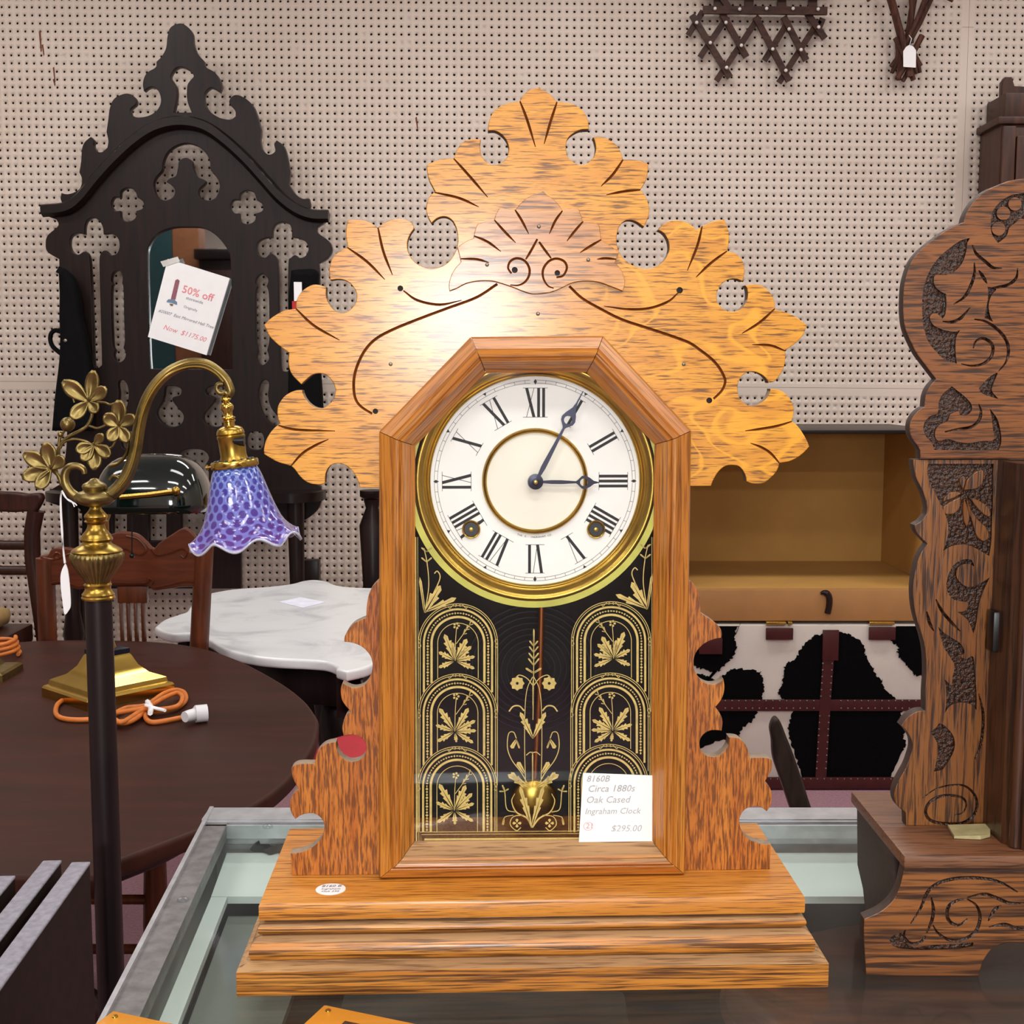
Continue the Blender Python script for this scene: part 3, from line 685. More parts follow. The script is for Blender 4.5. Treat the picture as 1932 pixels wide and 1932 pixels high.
def arch(cx, cy, yend, nxt):
    mb = MB()
    def leg(dx):
        if nxt is None: return yend
        rr = 258 ** 2 - dx * dx; return nxt - math.sqrt(max(rr, 0)) - 6
    for R, w in ((132, 4.5), (172, 15), (222, 13), (246, 4.5), (258, 4.5)):
        arc = [(cx + R * math.cos(t), cy - R * math.sin(t)) for t in [math.pi * k / 40 for k in range(41)]]
        y1 = leg(R); pts = [(cx + R, y1)] + arc + [(cx - R, y1)]
        if y1 < cy: pts = arc
        line(mb, pts, w, smooth=False)
    R = 197; L = []
    total = math.pi * R; y1 = leg(R); nb = 34
    for k in range(nb + 1):                      # bead-and-reel row between the two bands
        t = math.pi * k / nb; mx, my = cx + R * math.cos(t), cy - R * math.sin(t); tx, ty = -math.sin(t), -math.cos(t)
        s = 10 if k % 3 else 17; e = 9 if k % 3 else 6
        poly(mb, [(mx + tx * e, my + ty * e), (mx + ty * s * .5, my - tx * s * .5), (mx - tx * e, my - ty * e), (mx - ty * s * .5, my + tx * s * .5)])
    yy = cy + 18
    while yy < y1 - 8:
        for sx in (-R, R):
            s = 7 if int(yy) % 3 else 10; poly(mb, [(cx + sx, yy - 9), (cx + sx + s, yy), (cx + sx, yy + 9), (cx + sx - s, yy)])
        yy += 19
    for sg in (-1, 1):                           # little S scrolls at the crown and the springing
        sx = cx + sg * 32
        line(mb, [(sx + sg * 30, cy - 238), (sx + sg * 22, cy - 228), (sx + sg * 8, cy - 240), (sx - sg * 8, cy - 256), (sx - sg * 22, cy - 250), (sx - sg * 16, cy - 238)], 4)
        bx = cx + sg * 250
        line(mb, [(bx + 8, cy - 20), (bx - 4, cy - 26), (bx - 8, cy - 12), (bx + 4, cy + 4), (bx + 8, cy + 18), (bx - 2, cy + 28), (bx - 9, cy + 20)], 4)
    mb.build('gilt_arch', M['gilt'], tablet, None)
def sprig(x, y, flip, kind):
    mb = MB(); f = -1 if flip else 1
    fans = {0: ((-22, 175, 62), (28, 150, 66), (48, 130, 50), (-62, 110, 48), (78, 120, 46), (-112, 105, 44), (112, 125, 44), (-8, 110, 40)),
            1: ((-34, 170, 60), (30, 165, 58), (62, 140, 50), (-72, 120, 46), (88, 128, 46), (-120, 120, 48), (122, 130, 46), (172, 60, 30)),
            2: ((-30, 190, 60), (24, 170, 62), (46, 150, 54), (-66, 120, 46), (70, 125, 46), (-125, 125, 50), (120, 130, 46), (178, 80, 40))}[kind]
    for a, L, w in fans: leaf(mb, x + 12 * math.sin(math.radians(a)) * f, y - 12 * math.cos(math.radians(a)), a * f, L, w * .8, 4)
    line(mb, [(x, y), (x + 2 * f, y - 120), (x + 8 * f, y - 210)], 4.5)
    flower(mb, x + 8 * f, y - 228, 24, 5)
    line(mb, [(x + 6 * f, y - 110), (x + 50 * f, y - 170), (x + 92 * f, y - 230)], 4.5)
    for t in ((52, 172), (70, 200), (92, 232)):
        leaf(mb, x + t[0] * f, y - t[1], 20 * f, 38, 16, 1, False); leaf(mb, x + t[0] * f, y - t[1], 75 * f, 26, 12, 1, False)
    mb.build('gilt_sprig', M['gilt'], tablet, None)
for i, (cx, cy) in enumerate(((428, 462), (426, 918), (423, 1392))): arch(cx, cy, 1690, (918, 1392, None)[i]); sprig(cx - 18, (575, 1035, 1550)[i], False, i)
for i, (cx, cy) in enumerate(((1425, 448), (1420, 912), (1408, 1376))):
    arch(cx, cy, 1690, (912, 1376, None)[i])
    if i < 2: sprig(cx + 16, (560, 1030)[i], True, i)
# corner sprays, side lines, foot border
mb = MB()
for (bx, by, f) in ((212, 262, 1), (1660, 240, -1)):
    mb = MB(); leaf(mb, bx, by, -8 * f, 235, 40, 1, False); leaf(mb, bx, by, 30 * f, 205, 62, 3); leaf(mb, bx, by - 5, 66 * f, 225, 44, 3)
    line(mb, [(bx + 4 * f, by - 20), (bx + 26 * f, by - 180), (bx + 14 * f, by - 330), (bx - 6 * f, by - 420)], 6)
    line(mb, [(bx + 70 * f, by - 150), (bx + 100 * f, by - 230), (bx + 82 * f, by - 270), (bx + 62 * f, by - 255)], 7)
    for dy in (-330, -395): leaf(mb, bx + 12 * f, by + dy, 50 * f, 46, 22, 1, False); leaf(mb, bx + 12 * f, by + dy, -50 * f, 46, 22, 1, False)
    mb.build('gilt_corner_spray', M['gilt'], tablet, None)
mb = MB()
for x, w in ((152, 8), (166, 3)): line(mb, [(x, -230), (x + 6, 1800)], w, smooth=False)
for x, w in ((1702, 7), (1690, 3)): line(mb, [(x, -230), (x, 1800)], w, smooth=False)
for y, w, x0 in ((1690, 4, 180), (1706, 4, 190), (1738, 13, 210), (1778, 13, 240), (1800, 4, 262)): line(mb, [(x0, 1815), (x0, y), (1700, y - 10)], w, smooth=False)
x = 262
while x < 1680:
    poly(mb, [(x - 14, 1757), (x, 1750), (x + 14, 1757), (x, 1764)]); x += 34
mb.build('gilt_border', M['gilt'], tablet, None)
mb = MB(); X0 = 918
leaf(mb, X0 + 4, 470, 0, 105, 22, 1, False)
for y, s in ((480, 46), (520, 50), (565, 54), (605, 60)):
    for f in (-1, 1): leaf(mb, X0 + 3, y, f * 38, s, 22, 1, False)
line(mb, [(X0 + 4, 460), (X0 + 2, 700), (X0 - 2, 960)], 5)
for f in (-1, 1):
    leaf(mb, X0 + 2, 655, f * 58, 62, 30, 1, False)
    line(mb, [(X0, 740), (X0 + f * 40, 690), (X0 + f * 90, 668), (X0 + f * 118, 690)], 6); flower(mb, X0 + f * 104, 722, 48, 8, .2)
    line(mb, [(X0 + f * 4, 680), (X0 + f * 40, 760), (X0 + f * 54, 900), (X0 + f * 56, 1150), (X0 + f * 50, 1380)], 5)
    line(mb, [(X0 + f * 60, 900), (X0 + f * 90, 870), (X0 + f * 130, 872), (X0 + f * 158, 905)], 9)
    leaf(mb, X0 - 2, 1080, f * 26, 190, 44, 4)
    line(mb, [(X0 + f * 110, 1080), (X0 + f * 128, 1040), (X0 + f * 160, 1050), (X0 + f * 168, 1140), (X0 + f * 140, 1220), (X0 + f * 80, 1300), (X0 + f * 40, 1370)], 6)
    leaf(mb, X0 + f * 108, 1085, f * 150, 70, 36, 2, False); leaf(mb, X0 + f * 108, 1095, f * 200, 55, 26, 1, False)
    leaf(mb, X0 + f * 55, 1310, f * 32, 90, 40, 2); leaf(mb, X0 + f * 20, 1400, f * 60, 170, 46, 3); leaf(mb, X0 + f * 60, 1400, f * 40, 130, 40, 3)
    line(mb, [(X0 - 6, 1175), (X0 + f * 20, 1170), (X0 + f * 46, 1190)], 6)
    leaf(mb, X0 - 10, 1660, f * 16, 280, 44, 4)
    line(mb, [(X0 - 8, 1660), (X0 + f * 40, 1600), (X0 + f * 110, 1560), (X0 + f * 140, 1490), (X0 + f * 120, 1440)], 11, lambda t: 1.2 - t * .8)
    line(mb, [(X0 + f * 60, 1580), (X0 + f * 130, 1590), (X0 + f * 150, 1640), (X0 + f * 110, 1680), (X0 + f * 80, 1660)], 6); flower(mb, X0 + f * 106, 1632, 30, 4, .2)
    line(mb, [(X0 + f * 120, 1560), (X0 + f * 172, 1540), (X0 + f * 184, 1440), (X0 + f * 190, 1400)], 6)
    leaf(mb, X0 + f * 188, 1420, f * 20, 40, 22, 1, False); leaf(mb, X0 + f * 188, 1425, -f * 60, 34, 20, 1, False); leaf(mb, X0 + f * 188, 1425, f * 90, 34, 20, 1, False)
    line(mb, [(X0 + f * 130, 1580), (X0 + f * 180, 1590), (X0 + f * 196, 1610)], 5); leaf(mb, X0 + f * 190, 1600, f * 170, 46, 30, 1, False)
leaf(mb, X0 - 4, 1400, 0, 240, 18, 1, False); leaf(mb, X0 - 2, 880, 0, 180, 16, 1, False)
mb.build('gilt_centre_spray', M['gilt'], tablet, None)
c0 = CF.px(1010, 908, YG); V, Fc = ydisc([(.0802, YG), (.0845, YG), (.0845, YG + .0002), (.0802, YG + .0002)], 96, c0)
def clip(V):     # the gilt ring stops at the door opening
    return [(min(max(x, inner[0][0] + .001), inner[4][0] - .001), y, min(z, inner[2][1] - .0005)) for x, y, z in V]
obj('gilt_ring', clip(V), Fc, M['gilt_ring'], tablet, None)
# ---- works behind the glass
cg = CF.px(1004, 1262, .06)
tube('gong_coil', [(cg[0] + (.012 + .0042 * t / 6.283) * math.cos(t), .058, cg[1] + (.012 + .0042 * t / 6.283) * math.sin(t)) for t in [k * .2 for k in range(270)]], .00045, M['steel'], clock, 5)
pr0 = CF.px(1022, 1120, .03); pr1 = CF.px(1008, 1500, .03)
M['copper'] = plain('copper_rod', (176, 110, 60), .3, 1.0)
tube('pendulum_rod', [(pr0[0], .03, pr0[1]), (pr0[0] - .001, .03, (pr0[1] * .6 + pr1[1] * .4)), (pr1[0], .03, pr1[1])], .0022, M['copper'], clock, 8)
V, Fc = ydisc([(.0003, .024), (.010, .0245), (.012, .0255), (.0145, .0262), (.016, .0275), (.0165, .030), (.014, .034), (.0003, .036)], 40, (pr1[0], pr1[1] - .004)); obj('pendulum_bob', V, Fc, M['brass'], clock, 40)
# ---- price card and round sticker
yc = -.0040
cp = [CF.p3(1100, 1458, yc), CF.p3(1233, 1463, yc), CF.p3(1232.5, 1604, yc - .0004), CF.p3(1091, 1605, yc - .0004)]
cardo = CF.M @ ((cp[2] + cp[3]) / 2)
KF = Frame(cardo, RZ); dq = KF.I @ CF.M
q = [dq @ p for p in cp]
card = obj('price_card', [v + Vector((0, -.0004, 0)) for v in q] + [v + Vector((0, .0001, 0)) for v in q], [(0, 1, 2, 3), (7, 6, 5, 4), (0, 4, 5, 1), (1, 5, 6, 2), (2, 6, 7, 3), (3, 7, 4, 0)], M['paper'], None, None, KF.o, (0, 0, RZ))
tag(card, 'white handwritten price card leaning on the clock door glass', 'price card')
def on_card(x0, y0):
    A = KF.p3(x0, y0, q[0].y - .0007)
    return lambda x, y: (A.x + x, A.y, A.z + y)
mb = MB()
for s, x, y, h in (('8160B', 1106, 1475, 13), ('Circa 1880s', 1108, 1494, 14), ('Oak Cased', 1105, 1515, 14), ('Ingraham Clock', 1103, 1536, 12.5), ('$295.00', 1152, 1569, 13.5)):
    mb.add(*text_vf(s, h * KP * 1.35, on_card(x, y), .25))
mb.build('handwriting', M['ink'], card, None)
mb = MB(); mb.add(*text_vf('21', 15 * KP, on_card(1105, 1563), .1)); a = KF.p3(1110, 1559, q[0].y - .0007)
mb.add(*ribbon_vf([(a.x + 9 * KP * math.cos(t), a.z + 8 * KP * math.sin(t)) for t in [k * math.pi / 12 for k in range(25)]], .8 * KP, a.y)); mb.build('circled_number', M['ink_red'], card, None)
sp = CF.M @ CF.pz(624, 1678, LZP); SF = Frame(sp, RZ)
V, Fc = lathe_vf([(.0003, .0003), (.0093, .0003), (.0093, 0), (.0003, 0)], 40); st = obj('price_sticker', [Vector((v[0] * 1.06, v[1] * .98, v[2])) for v in V], Fc, M['paper'], None, None, SF.o, (0, 0, RZ))
tag(st, 'small round white price sticker on the clock base', 'sticker')
mb = MB()
for s, yy, h in (('8160 B', .003, .0046), ('Ingraham', -.0012, .0034), ('Oak 295', -.0052, .0034)): mb.add(*text_vf(s, h, lambda x, y: (x, yy + y, .0005), .2, 'CENTER'))
mb.build('handwriting', M['ink_dk'], st, None)
# ============================================================ GLASS DISPLAY COUNTER
M['panel'] = plain('pale_case_lining', (222, 230, 226), .6, var=.06, vs=12)
M['deck'] = plain('grey_green_deck', (120, 124, 116), .7, var=.15, vs=8)
M['case_dark'] = plain('dark_case_cabinet', (40, 30, 26), .5, var=.2)
oBL, oFL = atZ(396, 1526, ZC), atZ(185, 1932, ZC); dirL = (oFL - oBL).normalized()
yF, yB = .42, oBL.y; xRt = 1.55
def xL(y): return oBL.x + dirL.x / dirL.y * (y - oBL.y)
KC = Frame(((xL(.76) + xRt) / 2, .76, 0))
counter = thing('display_counter', 'glass topped display counter with aluminium frame under both mantel clocks', 'display counter', KC)
def kc(x, y, z): return Vector((x, y, z)) - KC.o
def quadbox(name, P, z0, z1, m, parent, b=None):
    V = [kc(x, y, z0) for x, y in P] + [kc(x, y, z1) for x, y in P]; n = len(P)
    return obj(name, V, [tuple(range(n)), tuple(range(n, 2 * n))[::-1]] + [(i, (i + 1) % n, n + (i + 1) % n, n + i) for i in range(n)], m, parent, None)
RW, LIP, ZR = .024, .0035, ZC + .0012
quadbox('frame_lip', [(xL(yF), yF), (xL(yF) + LIP, yF), (xL(yB) + LIP, yB), (xL(yB), yB)], ZC - .03, ZR + .0012, M['alu'], counter)
quadbox('frame_rail', [(xL(yF) + LIP + .001, yF), (xL(yF) + RW, yF), (xL(yB) + RW, yB - .03), (xL(yB) + LIP + .001, yB - .03)], ZC - .012, ZC - .0004, M['alu_dusty'], counter)
quadbox('frame_rail', [(xL(yB), yB - .03), (xRt, yB - .03), (xRt, yB), (xL(yB), yB)], ZC - .03, ZR, M['alu'], counter)
quadbox('frame_lip', [(xL(yB) + LIP, yB - .0345), (xRt, yB - .0345), (xRt, yB - .031), (xL(yB) + LIP, yB - .031)], ZC - .02, ZR - .0008, M['alu'], counter)
quadbox('frame_lip', [(xL(yB) + LIP, yB - .0425), (xRt, yB - .0425), (xRt, yB - .0395), (xL(yB) + LIP, yB - .0395)], ZC - .012, ZR - .0016, M['alu'], counter)
quadbox('frame_rail', [(xRt - .03, yF), (xRt, yF), (xRt, yB - .045), (xRt - .03, yB - .045)], ZC - .03, ZC, M['alu'], counter)
quadbox('frame_rail', [(xL(yF) + RW, yF), (xRt - .03, yF), (xRt - .03, yF + .03), (xL(yF) + RW, yF + .03)], ZC - .03, ZC - .0004, M['alu'], counter)
quadbox('glass_top', [(xL(yF) + RW, yF + .03), (xRt - .03, yF + .03), (xRt - .03, yB - .043), (xL(yB) + RW, yB - .043)], ZC - .006, ZC, M['counter_glass'], counter)
quadbox('back_panel', [(xL(yB) + .006, yB - .014), (xRt - .01, yB - .014), (xRt - .01, yB - .008), (xL(yB) + .006, yB - .008)], .835, ZC - .031, M['panel'], counter)
quadbox('back_panel', [(xL(yB) + .006, yB - .014), (xRt - .01, yB - .014), (xRt - .01, yB - .008), (xL(yB) + .006, yB - .008)], .30, .833, M['case_dark'], counter)
quadbox('side_panel', [(xL(yF) + .004, yF), (xL(yF) + .009, yF), (xL(yB) + .009, yB - .016), (xL(yB) + .004, yB - .016)], .80, ZC - .013, M['panel'], counter)
quadbox('side_panel', [(xL(yF) + .004, yF), (xL(yF) + .009, yF), (xL(yB) + .009, yB - .016), (xL(yB) + .004, yB - .016)], .30, .798, M['case_dark'], counter)
quadbox('front_glass', [(xL(yF) + .01, yF + .004), (xRt - .01, yF + .004), (xRt - .01, yF + .009), (xL(yF) + .01, yF + .009)], .32, ZC - .031, M['counter_glass'], counter)
quadbox('side_panel', [(xRt - .012, yF + .01), (xRt - .006, yF + .01), (xRt - .006, yB - .016), (xRt - .012, yB - .016)], .30, ZC - .031, M['panel'], counter)
quadbox('back_ledge', [(xL(.97) + RW + .001, .968), (xRt - .035, .968), (xRt - .035, yB - .044), (xL(yB) + RW + .001, yB - .044)], .878, .884, M['panel'], counter)
quadbox('side_ledge', [(xL(yF) + RW + .001, yF + .035), (xL(yF) + RW + .014, yF + .035), (xL(.967) + RW + .014, .967), (xL(.967) + RW + .001, .967)], .878, .884, M['panel'], counter)
quadbox('inner_deck', [(xL(yF) + RW + .0145, yF + .035), (-.155, yF + .035), (-.155, .967), (xL(.967) + RW + .0145, .967)], .862, .868, M['deck'], counter)
quadbox('shelf', [(xL(yF) + .012, yF + .012), (xRt - .014, yF + .012), (xRt - .014, yB - .018), (xL(yB) + .012, yB - .018)], .788, .80, M['case_dark'], counter)
quadbox('base_cabinet', [(xL(yF) + .004, yF), (xRt, yF), (xRt, yB), (xL(yB) + .004, yB)], .0, .30, M['case_dark'], counter)
M['clear_plastic'] = glass_mat('clear_plastic', (.9, .92, .92, 1), .1)
for (x, y) in ((345, 1698), (505, 1563)):
    p = atZ(x, y, ZC); V, Fc = lathe_vf([(.0048, 0), (.0046, .0012), (.003, .0022), (.0004, .0026)], 20, kc(p.x, p.y, ZR if y < 1600 else ZC - .0003)); obj('clear_bumper', V, Fc, M['clear_plastic'], counter, 60)
# --- things inside the counter, seen through its glass top
ZS = .80
def floral():
    t = NT('floral_cloth'); co = t.coord((1, 1, 1)); v = t.noise(co, 16, 2, .5, 1.2); w = t.noise(co, 23, 2, .5, .8)
    c = t.ramp(v, [(.42, srgb(42, 34, 40)), (.47, srgb(96, 104, 84)), (.54, srgb(120, 122, 96)), (.58, srgb(48, 38, 46))])
    t.col(t.mix(t.ramp(w, [(.52, 0.0), (.56, 1.0)]), c, srgb(178, 120, 140))); t.set(Roughness=.8); return t.m
fl = Frame((.12, .60, ZS)); V, Fc = box_vf(-.16, .62, -.1, .10, 0, .004, .001)
tag(obj('floral_cloth', V, Fc, floral(), None, 35, fl.o), 'dark floral cloth with pink and green blooms spread inside the counter', 'cloth')
M['walnut'] = darkwood('walnut', (70, 38, 24), (112, 62, 38), 'x', 6, 60, .35, .4)
tr = Frame((.36, .87, ZS))
V, Fc = lathe_vf([(.002, .002), (.13, .002), (.158, .022), (.172, .036), (.168, .040), (.150, .026), (.125, .010), (.002, .010)], 64); bw = obj('wooden_tray', [Vector((v[0] * 1.2, v[1] * .9, v[2])) for v in V], Fc, M['walnut'], None, 40, tr.o); tag(bw, 'round brown wooden tray lying inside the glass counter', 'tray')
bx = thing('leather_case', 'small black leather case with brass lock inside the counter', 'case', Frame((-.02, .80, ZS)))
box('body', -.10, .10, -.06, .06, 0, .04, M['black'], bx, .006); box('lid', -.102, .102, -.062, .062, .041, .060, M['black'], bx, .006); box('lock', -.012, .012, -.066, -.061, .032, .052, M['brass_new'], bx, .001)
rg = Frame(atZ(512, 1603, .8842)); mb = MB(); random.seed(5)
pts = [(.022 * math.cos(a) * random.uniform(.7, 1.2), .012 * math.sin(a) * random.uniform(.6, 1.3)) for a in [k * math.pi / 9 for k in range(18)]]
M['ragged'] = plain('ragged_black_leather', (14, 13, 14), .6, bump=.5)
scrap = thing('leather_scrap', 'ragged black scrap with a tan tip beside the clock base under glass', 'scrap', Frame(rg.o + Vector((.004, 0, 0))))
n = len(pts); obj('scrap', [(x, y, .004 + .004 * math.sin(i)) for i, (x, y) in enumerate(pts)] + [(x, y, .001) for x, y in pts], [tuple(range(n)), tuple(range(n, 2 * n))[::-1]] + [(i, (i + 1) % n, n + (i + 1) % n, n + i) for i in range(n)], M['ragged'], scrap, None)
V, Fc = sphere_vf((.016, .012, .010), .009, 10, 6, (1.2, .7, .5)); obj('tip', V, Fc, plain('tan_tip', (120, 100, 66), .6), scrap)
pass
# --- two wooden plaques at the near edge
M['ply'] = plain('varnished_ply', (228, 150, 36), .35, var=.08, vs=12, Coat_Weight=.4)
M['tortoise'] = plain('dark_inlay', (70, 44, 30), .4, var=.5, vs=260, bump=.6, bs=900)
def plaque(label, c, pa, pb, inlay):
    z = ZC + .011; A, B_, C_ = atZ(*c, z), atZ(*pa, z), atZ(*pb, z); u = (B_ - A).normalized(); v = (C_ - A); v = (v - u * v.dot(u)).normalized()
    r = math.atan2(u.y, u.x); fr = Frame((A.x, A.y, ZC + (.0003 if inlay else .0026)), r); sg = 1 if (Matrix.Rotation(-r, 3, 'Z') @ v).y > 0 else -1
    t = thing('wooden_plaque', label, 'plaque', fr, 'varnished plaques at the near edge of the counter'); W_, H_ = (.16 if inlay else .085), (.11 if inlay else .06)
    box('board', 0, W_, min(0, sg * H_), max(0, sg * H_), 0, .0107, M['ply'], t, .0012)
    V, Fc = lathe_vf([(.0018, .0107), (.0016, .0114), (.0004, .0116)], 12, (.006, sg * .006, 0)); obj('screw', V, Fc, M['brass'], t)
    if inlay: box('inlay', .022, W_ - .02, min(sg * .014, sg * (H_ - .014)), max(sg * .014, sg * (H_ - .014)), .0105, .0118, M['tortoise'], t, .0006)
plaque('varnished orange plaque with dark ribbed inlay before the clock base', (612, 1895), (790, 1932), (578, 1932), True)
plaque('plain varnished orange plaque on the counter\'s left rail corner', (214, 1913), (320, 1936), (190, 1936), False)
# ============================================================ CARVED OAK CLOCK AT THE RIGHT
RY = .833; BZ = .0836
XC = atY(2125, 714, RY).x
RF = Frame((XC, RY, ZC)); rck = thing('carved_clock', 'dark carved oak mantel clock with scrolled leaf sides at right edge', 'clock', RF)
q1 = crop(1532, 330, 4.83); q2 = crop(1532, 700, 4.83); q3 = crop(1532, 1050, 4.83); q4 = crop(1532, 1432, 3.864)
M['co_h'] = oak('carved_oak_crest', (146, 90, 40), (114, 64, 26), (40, 20, 8), 'x', 26, 420, .48, .62, .36, .3)
M['co_v'] = oak('carved_oak_side', (140, 88, 38), (106, 60, 24), (40, 20, 8), 'z', 26, 420, .48, .62, .36, .3)
M['co_b'] = oak('carved_oak_base', (148, 92, 42), (116, 66, 26), (42, 22, 8), 'x', 14, 300, .48, .62, .38, .3, flame=.4)
M['co_top'] = oak('carved_oak_top', (124, 80, 50), (104, 64, 40), (54, 30, 18), 'x', 20, 400, .52, .68, .5, .1)
def stipple():
    t = NT('stippled_ground'); co = t.coord((1, 1, 1)); f = t.noise(co, 420, 2, .5)
    t.col(t.ramp(f, [(.35, srgb(22, 10, 5)), (.7, srgb(78, 44, 20))])); t.set(Roughness=.35, Coat_Weight=.15); t.bump(f, 1.0, .0022); return t.m
M['stipple'] = stipple()
M['co_edge'] = plain('carved_oak_edge', (62, 44, 34), .6, var=.3, vs=200)
def rp(cv, ly=0.0): return lambda x, y: RF.px(*cv(x, y), ly)
def sym(L): return L + [(-x, z) for x, z in reversed(L)]
crest = path(seq((q1, '2932,-10* 2300,-40 2100,-5 1932,30 1800,52 1700,88 1600,132 1520,190 1450,270 1400,360 1380,430* 1280,470 1180,530 1060,620 980,690 910,780 870,880 840,1000 830,1150 832,1280 850,1400 890,1500 950,1620 1030,1730 1130,1860*'), (q2, '1070,140 1035,220 1022,325* 985,345 930,400 895,470 890,550 915,620 960,680 985,725* 985,800*')), lambda x, y: RF.px(x, y, 0), 5, False)
crest = [p for p in crest if p[0] < -.0005]; crest[0] = (-.0006, crest[0][1])
zc_ = crest[-1][1]; crest = crest + [(-.0006, zc_)]
def RG(s, cv, w=.0022, d=.0014): return vgroove_vf(path(s, rp(cv), 6, False), w, d, 0.0, (.4, .3))
def RR(loops, cv, depth=.0026): return plate_me([path(s, rp(cv), 4) for s in loops], -.002, depth)
def circ(x, y, r): return ' '.join('%.1f,%.1f' % (x + r * math.cos(k * math.pi / 7), y + r * math.sin(k * math.pi / 7)) for k in range(14))
CB = plate('crest_board', [sym(crest)], 0, .010, M['co_h'], rck, .0006)
cut(CB, [[RR(['1440,575* 1350,600 1250,670 1150,760 1080,860 1030,980 1005,1120 1005,1280 1020,1400 1060,1520 1130,1610 1220,1690 1320,1720* 1308,1600 1315,1480 1350,1415* 1300,1428 1200,1412 1110,1370 1075,1310 1090,1270 1140,1265 1190,1310* 1215,1270 1225,1180 1222,1085* 1170,1060 1120,1010 1110,940 1130,910* 1230,910 1310,870 1370,800 1405,700 1415,620*'], q1)],
         [RR(['1600,1020* 1680,1040 1640,1090 1610,1180 1620,1270 1650,1340* 1570,1300* 1590,1200 1605,1100'], q1), RR(['1695,620* 1640,540 1630,430 1650,330 1700,260 1780,200 1860,175 1990,160* 1990,420* 1900,400 1850,440 1800,480 1770,560', circ(1700, 490, 62), circ(1745, 350, 62), circ(1850, 265, 60)], q1)],
         [RR(['1275,140* 1190,210 1155,290 1145,380 1080,410 1030,460 1015,530 1040,600 1090,650 1115,720* 1700,720* 1725,650 1720,560 1690,440 1620,340* 1640,440 1650,540 1665,600 1640,635 1560,638 1430,655 1330,645 1240,620 1150,635 1120,580 1150,500 1235,455 1260,395 1335,365 1350,400 1395,408 1448,372 1455,310 1400,240'], q2, .0024), RR(['1520,160* 1600,70 1690,15 1660,100 1640,180 1700,255* 1600,225 1540,195'], q2)],
         [RG(s, q1) for s in ('1480,800 1480,900 1450,1000 1390,1110 1290,1180', '1460,640 1500,720 1580,790 1650,845 1730,850', '1470,1580 1490,1520 1550,1490 1620,1520 1650,1580 1630,1660 1560,1720 1460,1740 1360,1722', '1190,1335 1280,1340 1360,1300 1440,1210')],
         [RG(s, q1) for s in ('1520,870 1560,930 1595,990', '1640,1030 1700,1022 1790,1000 1860,940 1875,850', '1480,1315 1580,1335 1680,1400 1760,1490 1790,1590 1770,1700 1700,1790')],
         [RG('1210,555 1330,530 1450,510 1520,450 1540,370 1520,300', q2)]], M['stipple'])
edge_mats(CB, M['co_edge'], M['co_edge'])
col = path(seq((q2, '930,812* 935,880 960,980 1000,1060 1040,1160 1058,1250 1050,1310* 1000,1370 940,1405* 960,1470 1010,1530 1060,1580* 1010,1650 970,1740 945,1850'), (q3, '932,250 930,350 940,470 970,600 1010,720 1040,850 1050,980 1050,1100 1040,1250 1040,1410* 960,1420 880,1470 820,1550* 870,1600 915,1680 920,1760 895,1850'), (q4, '690,70 640,160 612,230 607,290 630,350 690,400* 692,525*')), lambda x, y: RF.px(x, y, 0), 5, False)
col[-1] = (col[-1][0], BZ); xr = RF.px(1895, 1200, 0)[0]; col = [(xr, zc_ - .0006), (col[0][0], zc_ - .0006)] + col[1:] + [(xr, BZ)]
SC = plate('side_column', [col], .002, .012, M['co_v'], rck, .0006)
rp2 = lambda cv: (lambda x, y: RF.px(*cv(x, y), .002))
def R2(loops, cv, depth=.0026): return plate_me([path(s, rp2(cv), 4) for s in loops], 0.0, .002 + depth)
def G2(s, cv, w=.0022, d=.0014): return vgroove_vf(path(s, rp2(cv), 6, False), w, d, .002, (.4, .3))
LEAVES = ['1390,1085* 1420,990 1500,915 1565,910 1565,1000 1530,1060 1460,1085*', '1375,1085* 1350,1020 1360,970 1390,960 1402,1000 1388,1060', '1370,1118* 1330,1105 1260,1108 1215,1150 1200,1190* 1280,1165', '1360,1145* 1280,1185 1205,1235 1208,1300 1290,1305 1350,1250 1368,1190', '1420,1135* 1480,1160 1560,1200 1625,1260 1625,1330 1560,1300 1485,1220', '1408,1150* 1450,1250 1520,1360 1595,1430 1615,1510 1570,1555 1500,1500 1470,1400 1430,1280', '1392,1165* 1422,1240 1440,1330 1420,1415 1390,1370 1380,1250']
cut(SC, [[R2(['1060,845* 1050,900 1065,990 1110,1090 1170,1210 1220,1320 1245,1430 1225,1550 1195,1640* 1260,1600 1360,1580 1460,1600 1560,1655 1615,1685* 1635,1550 1640,1400 1650,1200 1650,1000 1655,845*'], q2)],
         [R2(['1245,160* 1225,250 1240,330 1290,390 1370,410 1420,420 1415,470 1380,500 1325,505* 1400,560 1440,620 1470,700* 1500,600 1520,450 1560,320 1620,190* 1540,240 1450,275 1390,265 1330,210 1315,150 1340,90 1410,65 1480,90* 1450,30 1370,30 1290,80'], q3)],
         [R2(['1150,640* 1200,820 1260,920 1300,1000 1280,1100 1270,1170 1210,1120* 1225,1250 1215,1400 1200,1440* 1260,1360 1350,1330 1440,1345 1500,1400* 1500,1250 1480,1000 1465,910 1400,935 1330,900* 1390,880 1360,800 1290,750 1210,700'], q3), R2(['1070,1600* 1130,1560 1165,1520 1230,1560 1290,1640 1300,1740 1260,1840 1190,1945* 1110,1960* 1150,1800 1140,1700 1100,1630'], q3)],
         [G2('1045,500 1070,600 1110,680', q3), G2('1130,390 1180,490 1270,600 1350,680', q3), G2('1520,1250 1560,1450 1540,1700 1480,1850', q3)],
         [G2('1040,410 1100,390 1125,330 1090,280 980,265 890,290 840,340 830,400 870,450 960,470 1080,470 1160,430 1200,360 1190,270 1120,200 1020,190 900,220 800,290', q4)]], M['stipple'])
